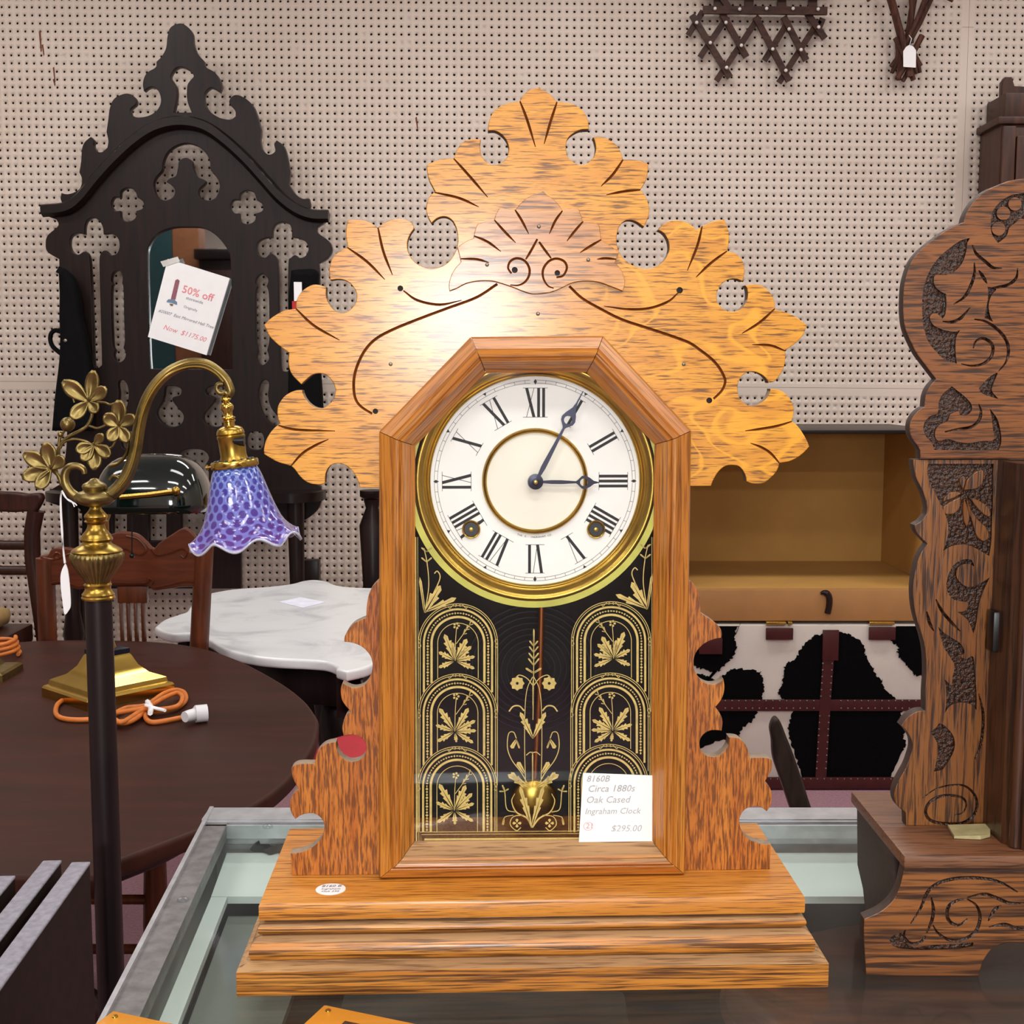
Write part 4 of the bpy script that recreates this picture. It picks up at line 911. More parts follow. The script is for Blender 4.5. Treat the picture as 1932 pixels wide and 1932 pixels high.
edge_mats(SC, M['co_edge'], M['co_edge'])
for sg in (1, -1):
    for s in LEAVES:
        L = path(s, rp2(q2), 4); plate('carved_leaf', [[(sg * x, z) for x, z in L]], .0024, .0050, M['co_v'], rck, .0006, 50)
me2 = SC.data.copy(); o2 = bpy.data.objects.new('side_column', me2); C.objects.link(o2); o2.parent = rck
for v in me2.vertices: v.co.x = -v.co.x
me2.flip_normals()
xs = RF.px(1893, 1200, -.02)[0]
MBk = MB(); zt = zc_ + .02
pl = [(xs, .05), (xs, -.030), (xs + .010, -.044), (-xs - .010, -.044), (-xs, -.030), (-xs, .05)]
V = [(x, y, BZ) for x, y in pl] + [(x, y, zc_ - .001) for x, y in pl]; nn = len(pl)
M['case_oak'] = oak('case_oak', (78, 46, 26), (58, 32, 18), (28, 14, 8), 'z', 14, 260, .5, .66, .36, .3)
obj('case_body', V, [tuple(range(nn)), tuple(range(nn, 2 * nn))[::-1]] + [(i, (i + 1) % nn, nn + (i + 1) % nn, nn + i) for i in range(nn)], M['case_oak'], rck, None)
for sg in (1, -1):
    V, Fc = tube_vf([(sg * (xs + .006), -.038, BZ + .001), (sg * (xs + .006), -.038, zc_ - .002)], .004, 8); obj('case_moulding', V, Fc, M['case_oak'], rck, 60)
    V, Fc = tube_vf([(sg * (xs + .022), -.045, BZ + .001), (sg * (xs + .022), -.045, zc_ - .002)], .005, 8); obj('case_moulding', V, Fc, M['co_v'], rck, 60)
lt = RF.px(1884, 1190, -.006); box('side_latch', lt[0] - .006, lt[0] + .004, -.012, .0, lt[1] - .014, lt[1] + .014, M['black'], rck, .002)
# base
fl_ = RF.inv(atZ(1706, 1615, ZC + BZ)); xb = fl_.x; yb_ = fl_.y
box('base_top', xb, -xb, yb_, .075, BZ - .0085, BZ, M['co_top'], rck, .0015)
ys = yb_ + .004
sk = path(seq((q4, '672,800* 660,850 640,930 590,1030 500,1110 380,1165* 378,1300 395,1590*')), lambda x, y: RF.px(x, y, ys), 5, False); sk = [(sk[0][0], BZ - .0085)] + sk[1:]; sk[-1] = (sk[-1][0], 0)
ar = path(seq((q4, '1215,1590* 1240,1500 1275,1430 1330,1375 1440,1340 1560,1350')), lambda x, y: RF.px(x, y, ys), 5, False); ar[0] = (ar[0][0], 0)
skl = sk + ar + [(-.0006, ar[-1][1] + .001)]
SK = plate('base_skirt', [sym([p for p in skl])], ys, ys + .010, M['co_b'], rck, .0006)
def R3(loops, cv, depth=.0020): return plate_me([path(s, lambda x, y: RF.px(*cv(x, y), ys), 4) for s in loops], ys - .002, ys + depth)
def G3(s): return vgroove_vf(path(s, lambda x, y: RF.px(*q4(x, y), ys), 6, False), .0024, .0014, ys, (.4, .4))
cut(SK, [[R3(['560,1315* 600,1282 650,1268 690,1345 760,1372 850,1358 1000,1350 1180,1338* 1140,1374 850,1392 620,1376'], q4)],
         [G3(s) for s in ('720,1200 790,1090 850,960 960,890 1150,865 1350,890 1500,970', '880,1210 920,1270 1000,1318 1100,1315 1190,1260 1225,1160 1200,1070 1130,1020')],
         [G3(s) for s in ('870,1010 885,1100 870,1190 835,1270', '1130,1010 1250,985 1340,1010 1440,1050 1560,1050', '1290,1225 1400,1205 1480,1230 1560,1240', '680,1245 672,1300 720,1345 790,1335 828,1290')],
         [G3('1110,1022 1060,1030 1000,1070 985,1140 1010,1190 1070,1210 1135,1165'), G3('1285,1180 1330,1100 1380,1070')]], M['stipple'])
edge_mats(SK, M['co_edge'], M['co_edge'])
for sg in (1, -1):
    x0 = xb + .004; sd = plate_me([[(-.072, BZ - .0086), (.072 - .055, BZ - .0086), (.072 - .055, .03), (.03, 0.0), (-.04, 0.0), (-.05, .018), (-.066, .03)]], 0, .008)
    o = bpy.data.objects.new('side_skirt', sd); C.objects.link(o); o.parent = rck; sd.materials.append(M['co_edge'])
    for v in sd.vertices: v.co = Vector((sg * (x0 + v.co.y), -v.co.x * 1.0 - .0 if False else -v.co.x + .0, v.co.z))
    for v in sd.vertices: v.co.y = max(ys + .0102, min(.072, v.co.y))
    bm = bmesh.new(); bm.from_mesh(sd); bmesh.ops.recalc_face_normals(bm, faces=bm.faces); bm.to_mesh(sd); bm.free()
tp = [RF.inv(atZ(x, y, ZC + BZ)) for x, y in ((1788, 1562), (1868, 1562), (1868, 1580), (1850, 1585), (1800, 1583))]
ts = Frame(RF.M @ (sum(tp, Vector()) / 5)); o_ = ts.o; tl = [ts.I @ (RF.M @ p) for p in tp]
V = [p + Vector((0, 0, .0004)) for p in tl] + [p + Vector((0, 0, .0022 + .001 * (i % 2))) for i, p in enumerate(tl)]
tag(obj('tape_scrap', V, [(4, 3, 2, 1, 0), (5, 6, 7, 8, 9)] + [(i, (i + 1) % 5, 5 + (i + 1) % 5, 5 + i) for i in range(5)], plain('yellowed_tape', (176, 166, 120), .35, var=.2, vs=80), None, None, ts.o), 'yellowed scrap of tape on the carved clock base', 'tape')
# ============================================================ GOTHIC HALL STAND WITH MIRROR
HY = 4.36
M['rosewood'] = darkwood('dark_rosewood', (14, 9, 8), (36, 20, 16), 'z', 5, 60, .38, .25)
M['rosewood_x'] = darkwood('dark_rosewood_rail', (12, 8, 7), (30, 17, 14), 'x', 5, 60, .38, .25)
HF = Frame((atY(350, 700, HY).x, HY, 0)); hall = thing('hall_stand', 'dark carved Gothic hall stand with pointed crest and arched mirror', 'hall stand', HF)
m1 = crop(40, 20, 3.01875); kk = crop(80, 380, 4.6); k2 = crop(420, 380, 4.6); nn_ = crop(80, 680, 3.01875)
hp = lambda cv, ly=0.0: (lambda x, y: HF.px(*cv(x, y), ly))
out = seq((m1, '905,72 850,95 832,150 825,210 800,260 770,290* 765,322 720,350 700,380 692,420 698,458* 722,440 752,436 785,465 795,520 770,570 720,600 660,608 625,592* 622,560 652,532 650,500 620,475 580,475 530,500 505,550 495,620 485,690* 495,740 490,780* 460,805 430,800 410,770 412,740 395,718* 360,750 345,790 340,860 330,920* 345,960 335,1010 300,1035 260,1045 228,1038* 224,1075 240,1108* 115,1130* 125,1160 200,1190* 210,1225 150,1280 138,1330 150,1375 215,1415* 218,1480 228,1600 240,1932*'), (nn_, '140,400 110,700* 20,752* 22,800 120,835* 215,850 225,1000 230,1300* 1130,1300* 1140,1010 1250,1000 1390,920 1480,915 1560,860 1590,790 1585,720* 1540,690* 1560,300* 1500,90*'), (m1, '1720,1932* 1700,1560 1700,1500 1695,1440* 1745,1410 1770,1360 1750,1310 1690,1265 1685,1235* 1745,1190 1752,1155* 1640,1130* 1647,1110 1640,1070* 1600,1070 1560,1040 1525,990* 1532,920* 1515,830 1495,770 1455,738* 1440,760 1446,800 1410,820 1375,790 1360,740* 1366,680* 1345,600 1320,540 1270,495 1220,480 1190,500 1186,530 1218,570 1220,602* 1190,620 1130,610 1070,570 1045,520 1045,470 1075,440 1100,445 1130,465* 1140,430 1130,390 1100,350 1050,320 1040,285* 1000,240 980,180 975,130 950,95'))
holes = [(m1, '905,320 872,335 850,375 870,410 885,440 885,500 868,580* 970,580* 945,510 945,430 960,400 982,370 948,335'),
 (m1, '940,755 880,770 830,810 805,870 800,910 760,960 755,1010 775,1060 820,1080 865,1060 875,1020 850,990 828,975 845,955 880,940 893,890 900,855 935,838 970,855 980,900 1000,945 1045,965 1045,985 1012,1020 1015,1060 1060,1080 1105,1065 1130,1010 1120,960 1080,910 1075,860 1050,810 1000,770'),
 (m1, '605,1008 567,1028 562,1062* 525,1065 510,1105 530,1137 562,1140* 570,1185 610,1200 650,1180 655,1140* 692,1125 695,1090 662,1065* 645,1022'),
 (m1, '1285,1023 1247,1043 1242,1077* 1205,1080 1190,1120 1210,1152 1242,1155* 1250,1200 1290,1215 1330,1195 1335,1155* 1372,1140 1375,1105 1342,1080* 1325,1037'),
 (kk, '440,140 390,160 365,210 362,285* 300,275 245,305 232,365 250,430 310,460 365,432 400,470 412,560 425,800 436,1100 445,1410 475,1445 508,1425 515,1380 505,1000 497,700 494,500 515,440 545,425 590,462 645,450 668,390 655,320 600,280 530,285* 522,220 490,165'),
 (k2, '520,180 460,200 435,250 432,312* 370,318 310,350 295,410 320,470 370,485 415,450 460,480 480,560 487,900 497,1200 505,1440 530,1475 570,1470 590,1420 580,1200 568,900 570,540 590,490 630,465 670,490 720,470 745,410 720,350 660,320 602,310* 600,250 580,200'),
 (kk, '645,600 605,630 595,690 612,720* 598,760 598,1000 606,1200 612,1262 628,1290* 618,1340 640,1385 680,1392 715,1360 722,1310 702,1272* 714,1200 708,1000 702,760 692,712* 695,650 678,610'),
 (k2, '340,628 297,660 285,710 302,740* 286,800 286,1000 290,1200 306,1300* 295,1360 320,1410 360,1415 400,1370 397,1325 386,1290* 405,1200 405,1000 400,800 382,735* 396,690 380,650'),
 (nn_, '735,145 700,150 692,200 680,240 652,290 660,330 700,370 750,378 795,355 802,310 770,270 740,228 748,208 785,195 790,165 765,148'),
 (nn_, '985,145 1020,150 1028,200 1040,240 1068,290 1060,330 1020,370 970,378 925,355 918,310 950,270 980,228 972,208 935,195 930,165 955,148'),
 (nn_, '1265,110 1237,140 1230,210 1250,290 1290,350 1340,372 1350,335 1302,270 1285,200 1290,130'), (nn_, '455,110 483,140 490,210 470,290 430,350 380,372 370,335 418,270 435,200 430,130'),
 (nn_, '862,505 800,515 772,555 795,600* 775,660 782,838* 905,838* 948,660 925,600* 948,555 920,515'),
 (nn_, '1212,403 1250,415 1262,455 1250,500 1212,510 1170,500 1160,455 1175,415'), (nn_, '500,403 538,415 550,455 538,500 500,510 458,500 448,455 463,415'),
 (nn_, '605,872* 605,1030* 705,1030* 705,870*'), (nn_, '790,870* 790,1030* 905,1030* 930,870*'), (nn_, '400,870* 400,1030* 480,1030* 480,870*')]
mirh = '945,1232 850,1238 770,1275 725,1340 715,1420 722,1700 728,1932 735,2040* 1205,2045* 1200,1700 1192,1420 1180,1370 1120,1290 1040,1240'
panel = plate('fretwork_back', [path(out, lambda x, y: HF.px(x, y, 0), 4)] + [path(s, hp(cv), 4) for cv, s in holes] + [path(mirh, hp(m1), 4)], 0, .03, M['rosewood'], hall, .0018, 35, 1)
plate('mirror_glass', [inset(path(mirh, hp(m1), 4), -.012)], .018, .024, M['mirror'], hall)
ogee = path('115,1140 250,1125 330,1070 420,960 520,850 640,740 760,665 900,635 1040,660 1160,740 1280,850 1380,960 1470,1060 1560,1130 1650,1165 1750,1170', hp(m1, -.02), 8, False)
V, Fc = tube_vf([(x, -.012, z) for x, z in ogee], .021, 6); obj('ogee_moulding', V, Fc, M['rosewood_x'], hall, 30)
V, Fc = tube_vf([(x, -.022, z + .012) for x, z in ogee], .009, 6); obj('ogee_bead', V, Fc, M['rosewood_x'], hall, 60)
a, b = HF.px(80, 935, -.1), HF.px(607, 935, -.1); zsh = a[1]
shl = [(a[0], 0), (a[0] + .01, -.10), (a[0] + .10, -.17), (a[0] + .22, -.12), ((a[0] + b[0]) / 2 - .1, -.12), ((a[0] + b[0]) / 2 + .1, -.12), (b[0] - .22, -.12), (b[0] - .10, -.17), (b[0] - .01, -.10), (b[0], 0)]
shl = cr(shl, 4); n = len(shl); V = [(x, y, zsh - .02) for x, y in shl] + [(x, y, zsh + .012) for x, y in shl]
obj('shelf', V, [tuple(range(n)), tuple(range(n, 2 * n))[::-1]] + [(i, (i + 1) % n, n + (i + 1) % n, n + i) for i in range(n)], M['rosewood_x'], hall, 40)
zb = HF.px(300, 1110, 0)[1]
for x in (a[0] + .06, b[0] - .06): box('leg', x - .03, x + .03, .0, .05, 0, zb + .1, M['rosewood'], hall, .006)
for x in (a[0] + .09, b[0] - .09):
    V, Fc = lathe_vf([(.028, 0), (.034, .05), (.020, .10), (.034, .2), (.022, .32), (.036, .42), (.024, .5), (.03, zsh - .02)], 16, (x, -.10, 0)); obj('turned_leg', V, Fc, M['rosewood'], hall, 60)
box('lower_shelf', a[0] + .02, b[0] - .02, -.14, .03, .06, .09, M['rosewood_x'], hall, .004)
for px_ in (150, 583):
    u = HF.px(px_, 735, -.03); V, Fc = tube_vf([(u[0], 0, u[1]), (u[0], -.03, u[1] - .01), (u[0], -.05, u[1] + .01), (u[0], -.055, u[1] + .03)], .006, 6); obj('coat_hook', V, Fc, M['black'], hall, 60)
# ---- sale sign taped to the mirror
pc = crop(270, 470, 9.2); sy = HY - .012
sq_ = [atY(*pc(x, y), sy) for x, y in ((430, 170), (1505, 505), (1100, 1840), (85, 1525))]
SG = Frame((sq_[2] + sq_[3]) / 2); ql = [v - SG.o for v in sq_]
sign = obj('sale_sign', [v + Vector((0, -.002, 0)) for v in ql] + [v + Vector((0, .008, 0)) for v in ql], [(0, 1, 2, 3), (7, 6, 5, 4)] + [(i, (i + 1) % 4, 4 + (i + 1) % 4, 4 + i) for i in range(4)], M['paper'], None, None, SG.o)
tag(sign, 'white half price sale sign taped askew on the arched mirror', 'sign')
ux = (ql[1] - ql[0]).normalized(); uz = Vector((-ux.z, 0, ux.x))
def on_sign(x, y):
    A = atY(*pc(x, y), sy - .0025) - SG.o; return lambda u, v: A + ux * u + uz * v
KS = HY * 1.0 / F
def stext(s, x, y, h, m, name, bold=0, sh=0):
    V, Fc = text_vf(s, h / 9.2 * KS * 1.35, on_sign(x, y), sh, 'LEFT', bold); obj(name, V, Fc, m, sign, None)
M['sign_red'] = plain('sign_red', (236, 140, 150), .8); M['sign_grey'] = plain('sign_grey', (120, 124, 138), .8)
stext('50% off', 665, 745, 135, M['sign_red'], 'lettering', .0004); stext('storewide', 740, 865, 55, M['sign_grey'], 'lettering'); stext('Originally', 700, 1015, 46, M['sign_grey'], 'lettering')
stext('#20007  East Mirrored Hall Tree', 262, 1085, 54, M['sign_grey'], 'handwriting', 0, .3); stext('Now  $1175.00', 340, 1385, 88, M['sign_red'], 'handwriting', 0, .3)
def sflat(pts, m, name, o=.0028):
    V = [atY(*pc(x, y), sy - o) - SG.o for x, y in pts]; obj(name, V, [tuple(range(len(V)))], m, sign, None)
sflat([(480, 870), (560, 540), (600, 520), (635, 550), (560, 880)], plain('thermometer_red', (150, 96, 108), .8, var=.4, vs=300), 'thermometer_tube')
sflat([(410, 900), (440, 870), (530, 870), (590, 920), (590, 970), (500, 935), (410, 920)], plain('thermometer_blue', (112, 138, 166), .8), 'thermometer_base', .003)
sflat([(455, 945), (525, 955), (515, 985), (480, 985)], plain('thermometer_brown', (120, 96, 60), .8), 'thermometer_bulb', .0032)
sflat([(300, 215), (600, 130), (640, 215), (350, 310)], plain('cloudy_tape', (214, 214, 210), .3), 'tape', .0035)
# ---- black garments on the hooks
M['cloth_black'] = plain('black_cloth', (6, 6, 7), .85, var=.4, vs=14, bump=.5, bs=40, Specular_IOR_Level=.15)
def garment(name, label, cat, outline, cv, Y, th, hookY):
    L = path(outline, lambda x, y: (atY(*cv(x, y), Y).x, atY(*cv(x, y), Y).z), 5); cx = sum(p[0] for p in L) / len(L); zt = min(p[1] for p in L)
    fr = Frame((cx, Y, zt)); t = thing(name, label, cat, fr); plate('body', [[(x - cx, z - zt) for x, z in L]], -th / 2, th / 2, M['cloth_black'], t, th * .35, 60, 3); return t, fr
g1, f1 = garment('black_bag', 'long black bag with strap hung on the left of the hall stand', 'bag', '150,565* 215,600 290,690 330,850 345,1000 390,1180 430,1420 440,1700 440,1990* 95,1990* 120,1700 150,1450 160,1340 165,1180 158,1000 160,800', kk, HY - .065, .06, 0)
st_ = path('160,1130 110,1120 75,1150 70,1210 95,1265 160,1320', lambda x, y: f1.px(*kk(x, y), 0), 6, False); V, Fc = tube_vf([(x, 0, z) for x, z in st_], .008, 6); obj('strap', V, Fc, M['cloth_black'], g1, 60)
u = f1.px(*kk(200, 1208), -.031); V, Fc = sphere_vf((u[0], -.033, u[1]), .006, 8, 6, (1, .4, 1)); obj('snap_button', V, Fc, M['nail'], g1)
g2, f2 = garment('black_coat', 'black coat with small red and white tag right of the mirror', 'coat', '600,600* 700,590 830,610 835,800 850,1400 870,1700 880,2100* 560,2100* 575,1500 575,900', k2, HY - .065, .06, 0)
def gq2(x0, y0, x1, y1, m, name):
    p, q = f2.px(*k2(x0, y0), -.034), f2.px(*k2(x1, y1), -.034); box(name, min(p[0], q[0]), max(p[0], q[0]), -.036, -.033, min(p[1], q[1]), max(p[1], q[1]), m, g2)
gq2(618, 700, 690, 865, M['paper'], 'white_tag'); gq2(603, 866, 638, 936, plain('red_tag', (190, 24, 20), .5), 'red_tag')
# dark turned post beside it, mostly behind the clock
tp_ = atY(702, 925, 4.2); t = thing('wooden_pedestal', 'dark turned wooden pedestal beside the clock in front of the pegboard', 'pedestal', Frame((tp_.x, 4.2, 0)))
V, Fc = lathe_vf([(.14, 0), (.14, .03), (.05, .06), (.04, .2), (.055, .4), (.035, .6), (.045, tp_.z - .12), (.022, tp_.z - .06), (.03, tp_.z - .03)], 24); obj('shaft', V, Fc, M['rosewood'], t, 60)
V, Fc = lathe_vf([(.028, tp_.z - .03), (.042, tp_.z - .02), (.042, tp_.z), (.001, tp_.z + .004)], 24); obj('cap', V, Fc, M['rosewood'], t, 60)
# ============================================================ WALL HANGINGS
tt = crop(1270, 0, 2.918); RYk = WY - .035
M['rack'] = darkwood('rack_slats', (44, 26, 22), (78, 48, 38), 'x', 20, 60, .45, .1); M['peg_white'] = plain('white_porcelain', (226, 222, 216), .25)
rk0 = atY(*tt(460, 50), RYk); KF2 = Frame((rk0.x, RYk, rk0.z)); rack = thing('peg_rack', 'dark wooden accordion peg rack with white knobs hung on pegboard', 'coat rack', KF2)
def slat(x0, y0, x1, y1, w, ly):
    p, q = KF2.px(*tt(x0, y0), ly), KF2.px(*tt(x1, y1), ly); d = Vector((q[0] - p[0], q[1] - p[1])); L = d.length; d /= L; nx, nz = -d.y * w / 2, d.x * w / 2
    V = [(p[0] + nx, ly, p[1] + nz), (p[0] - nx, ly, p[1] - nz), (q[0] - nx, ly, q[1] - nz), (q[0] + nx, ly, q[1] + nz)]; V += [(x, y + .012, z) for x, y, z in V]
    obj('slat', V, [(0, 1, 2, 3), (7, 6, 5, 4)] + [(i, (i + 1) % 4, 4 + (i + 1) % 4, 4 + i) for i in range(4)], M['rack'], rack, None)
wS = .021
for s in ((105, 80, 315, 425), (270, 70, 405, 312), (455, 90, 640, 445), (610, 90, 735, 330), (740, 70, 838, 210), (200, -120, 320, 60)): slat(*s, wS, -.014)
for s in ((300, 90, 150, 312), (475, 90, 240, 442), (640, 110, 505, 330), (805, 110, 585, 452), (825, 100, 790, 190), (165, 60, 85, 190)): slat(*s, wS, 0.0)
for s in ((165, 52, 850, 58), (150, -40, 860, -36), (150, -130, 860, -126)): slat(*s, .026, -.028)
for x in (250, 420, 600, 770): slat(x, -140, x, 50, .03, 0.0)
for (x, y) in ((232, 45), (368, 48), (516, 45), (662, 45), (800, 48), (131, 122), (292, 122), (206, 233), (377, 248), (550, 268), (706, 272), (640, 158), (803, 147), (296, 370), (622, 386)):
    p = KF2.px(*tt(x, y), -.04); V, Fc = sphere_vf((p[0], -.036, p[1]), .0062, 10, 6); Fc2 = Fc; k_ = obj('peg', V, Fc2, M['peg_white'], rack, 60)
    V, Fc = tube_vf([(p[0], -.034, p[1]), (p[0], .0, p[1])], .003, 6); obj('peg_stem', V, Fc, M['rack'], k_, 60)
tw0 = atY(*tt(1280, 440), RYk); TF = Frame((tw0.x, RYk, tw0.z)); tw = thing('twig_frame', 'rustic frame corner of crossed brown twigs on the pegboard', 'twig frame', TF)
M['twig'] = darkwood('twig_bark', (54, 32, 26), (96, 60, 46), 'z', 20, 90, .7, 0)
for i, (x0, y0, x1, y1, r) in enumerate(((1185, -30, 1300, 430, .011), (1150, -120, 1265, 300, .010), (1330, -30, 1250, 400, .012), (1430, -20, 1290, 260, .010), (1400, -60, 1270, 250, .009), (1300, -60, 1310, 240, .008), (1235, 205, 1245, 440, .010), (1300, 240, 1350, 400, .009), (1360, 205, 1225, 440, .011), (1222, 210, 1320, 445, .011), (1290, 240, 1202, 365, .010), (1290, 240, 1372, 358, .010), (1280, 300, 1285, 430, .010), (1330, 300, 1260, 450, .009), (1240, 300, 1205, 400, .009), (1335, 290, 1365, 395, .009), (1110, -30, 1060, 15, .006), (1440, -30, 1535, 10, .006))):
    p, q = TF.px(*tt(x0, y0), 0), TF.px(*tt(x1, y1), 0); yy = -.02 + .012 * (i % 4); mz = Vector(((p[0] + q[0]) / 2 + .003, yy - .002, (p[1] + q[1]) / 2))
    V, Fc = tube_vf([(p[0], yy, p[1]), mz, (q[0], yy, q[1])], [r, r * .93, r * .85], 7); obj('twig', V, Fc, M['twig'], tw, 50)
tg = [atY(*tt(x, y), RYk - .045) for x, y in ((1300, 247), (1322, 255), (1338, 278), (1336, 372), (1268, 368), (1267, 282), (1282, 258))]
gf = Frame(tg[4]); L = [v - gf.o for v in tg]; n = len(L)
tgo = obj('hang_tag', [v for v in L] + [v + Vector((0, .0015, 0)) for v in L], [tuple(range(n)), tuple(range(n, 2 * n))[::-1]] + [(i, (i + 1) % n, n + (i + 1) % n, n + i) for i in range(n)], M['paper'], None, None, gf.o)
tag(tgo, 'blank white hang tag tied to the crossed twigs', 'tag'); V, Fc = tube_vf([L[0] + Vector((0, -.001, -.006)), L[0] + Vector((.006, -.004, .02)), L[0] + Vector((.001, .01, .035))], .0012, 5); obj('string', V, Fc, M['paper'], tgo, 60)
# wall cabinet at the right edge
cbL = atY(1878, 260, 4.40); CBF = Frame((cbL.x + .22, WY - .075, atY(1878, 690, 4.40).z)); cab = thing('wall_cabinet', 'brown carved wooden wall cabinet at the upper right edge', 'cabinet', CBF)
M['cab'] = darkwood('cabinet_wood', (44, 25, 18), (78, 44, 28), 'z', 6, 50, .45, .2)
cz_ = lambda y: atY(1900, y, 4.40).z - CBF.o.z
box('body', -.22, .22, -.12, .07, 0, cz_(240), M['cab'], cab, .003); box('cornice', -.235, .235, -.135, .07, cz_(240), cz_(226), M['cab'], cab, .005)
box('frieze', -.20, .20, -.10, .07, cz_(226), cz_(178), M['cab'], cab, .003)
crl = [(-.198, cz_(178)), (-.198, cz_(152)), (-.188, cz_(143)), (-.165, cz_(143)), (-.155, cz_(160)), (-.06, cz_(163)), (0, cz_(130)), (.06, cz_(163)), (.155, cz_(160)), (.165, cz_(143)), (.188, cz_(143)), (.198, cz_(152)), (.198, cz_(178))]
plate('crest', [crl], -.06, -.03, M['cab'], cab, .003)
for x in (-.195, .195): box('pilaster', x - .022, x + .022, -.135, -.121, .02, cz_(244), M['cab'], cab, .004)
dr = box('door', -.168, .168, -.134, -.121, .02, cz_(262), M['cab'], cab, .004); box('door_panel', -.12, .12, -.142, -.1345, .06, cz_(290), M['cab'], dr, .006)
# ============================================================ COWHIDE TRUNK
TY = 3.85; tu = crop(1290, 1150, 4.2); XT0, XT1 = .50, 1.36; TFm = Frame(((XT0 + XT1) / 2, TY, 0)); hx = (XT1 - XT0) / 2
trunk = thing('cowhide_trunk', 'open trunk covered in black and white cowhide with studded leather straps', 'trunk', TFm)
M['hide_w'] = plain('white_hide', (206, 198, 188), .9, var=.06, vs=6, bump=.5, bs=300); M['hide_b'] = plain('black_hide', (5, 5, 6), .95, var=.4, vs=200, bump=.5, bs=300, Specular_IOR_Level=.1)
M['strap'] = plain('oxblood_leather', (66, 16, 16), .4, var=.2, vs=40); M['lining'] = plain('tan_paper_lining', (184, 138, 70), .75, var=.08, vs=5); M['lip'] = plain('tan_lip', (168, 120, 68), .6, var=.08, vs=8)
zT = TFm.px(1500, 1179, 0)[1]
box('body', -hx, hx, 0, .62, .01, zT, M['hide_w'], trunk, .006)
random.seed(11)
def fuzz(L): return [(x + random.uniform(-.004, .004), z + random.uniform(-.004, .004)) for x, z in L]
for s in ('40,125* 430,128* 405,200 415,290 390,370 330,430 270,490 190,480 80,450 0,400*', '0,520* 120,515 180,530 250,560 320,520 370,480 460,472 595,490 620,540 635,620 612,712* 0,712*', '0,800* 590,805* 540,880 480,920 440,980 400,1020 200,1060 0,1200*', '1100,190 1000,235 940,300 880,390 810,430 790,520 780,600 745,660 800,712* 1685,712* 1600,640 1560,560 1500,470 1440,360 1420,290 1350,215 1230,180', '1680,118* 1640,250 1700,290 1695,350 1750,420 1800,490 1860,525 2090,520* 2090,118*', '870,800* 830,930 850,1050 900,1200 930,1330* 1640,1330* 1740,1110 1760,1060 1740,1010 1750,950 1720,880 1725,800*', '-40,1200* 200,1150 300,1240 380,1340* -40,1340*'):
    L = path(s, lambda x, y: TFm.px(*tu(x, y), -.001), 8); L = [(max(-hx + .003, min(hx - .003, x)), min(zT - .004, max(.02, z))) for x, z in fuzz(L)]; plate('black_patch', [L], -.004, .002, M['hide_b'], trunk, .001)
def tb(name, x0, y0, x1, y1, th, m, parent=trunk, ly=-.0045):
    p, q = TFm.px(*tu(x0, y0), ly), TFm.px(*tu(x1, y1), ly); return box(name, max(-hx, min(p[0], q[0])), min(hx, max(p[0], q[0])), ly - th, ly, max(.004, min(p[1], q[1])), max(p[1], q[1]), m, parent, .001)
tb('strap', -40, 712, 2100, 802, .004, M['strap']); tb('strap', -40, 1326, 2100, 1418, .006, M['strap'])
vs = [TFm.px(*tu(x, y), -.006) for x, y in ((1100, 400), (1188, 400), (1165, 712), (1128, 1330), (1042, 1330), (1078, 712))]; plate('strap', [vs], -.0095, -.0045, M['strap'], trunk, .0008)
mb = MB()
def stud(x, y):
    p = TFm.px(*tu(x, y), -.011); V, Fc = sphere_vf((p[0], -.0095, p[1]), .0034, 6, 4, (1, .7, 1)); mb.add(V, Fc)
for k in range(31):
    x = 330 + k * 54
    if not 1040 < x < 1230: stud(x, 725); stud(x, 785)
for k in range(17):
    y = 430 + k * 52; dx = -(y - 430) * .06
    if not 700 < y < 815: stud(1105 + dx, y); stud(1178 + dx, y)
for k in range(26): stud(690 + k * 53, 1345)
tag(mb.build('studs', plain('pewter_stud', (120, 108, 104), .35, .8), trunk, 60), kind='stuff')
for (x0, y0, x1, y1) in ((650, 145, 862, 236), (1466, 138, 1672, 238), (1100, 160, 1220, 400), (120, 225, 302, 350)): tb('latch_tab', x0, y0, x1, y1, .008, M['strap'])
for (x0, x1) in ((652, 812), (825, 862), (1472, 1672)):
    p, q = TFm.px(*tu(x0, 122), -.01), TFm.px(*tu(x1, 98), -.01); box('brass_hinge', p[0], q[0], -.012, .004, p[1], q[1], M['brass_new'], trunk, .002)
zl0 = TFm.px(1500, 1170, .02)[1]; zl1 = TFm.px(1500, 1111, .02)[1]; yb2 = .64; zt2 = TFm.px(1500, 800, yb2)[1]
box('lid_lip', -hx, hx, .005, .03, zl0, zl1, M['lip'], trunk, .003); box('lid_floor', -hx, hx, .031, yb2 - .011, zl0 + .03, zl1 - .001, M['lining'], trunk)
box('lid_back', -hx, hx, yb2 - .01, yb2 + .01, zT, zt2 - .013, M['lining'], trunk); box('lid_side', hx - .02, hx, .031, yb2 - .011, zl1, zt2 - .013, M['lining'], trunk); box('lid_side', -hx, -hx + .02, .031, yb2 - .011, zl1, zt2 - .013, M['lining'], trunk)
box('lid_edge', -hx - .004, hx + .004, .10, yb2 + .01, zt2 - .012, zt2, M['rosewood_x'], trunk, .002)
cl_ = path('1085,1428 1110,1420 1140,1432 1155,1470 1152,1530 1140,1585', lambda x, y: TFm.px(*crop(1290, 780, 4.2)(x, y), 0), 5, False); V, Fc = tube_vf([(x, .0, z) for x, z in cl_], [.004 + .006 * min(1, i / 8) for i in range(len(cl_))], 6); obj('leather_loop', V, Fc, M['rosewood'], trunk, 60)
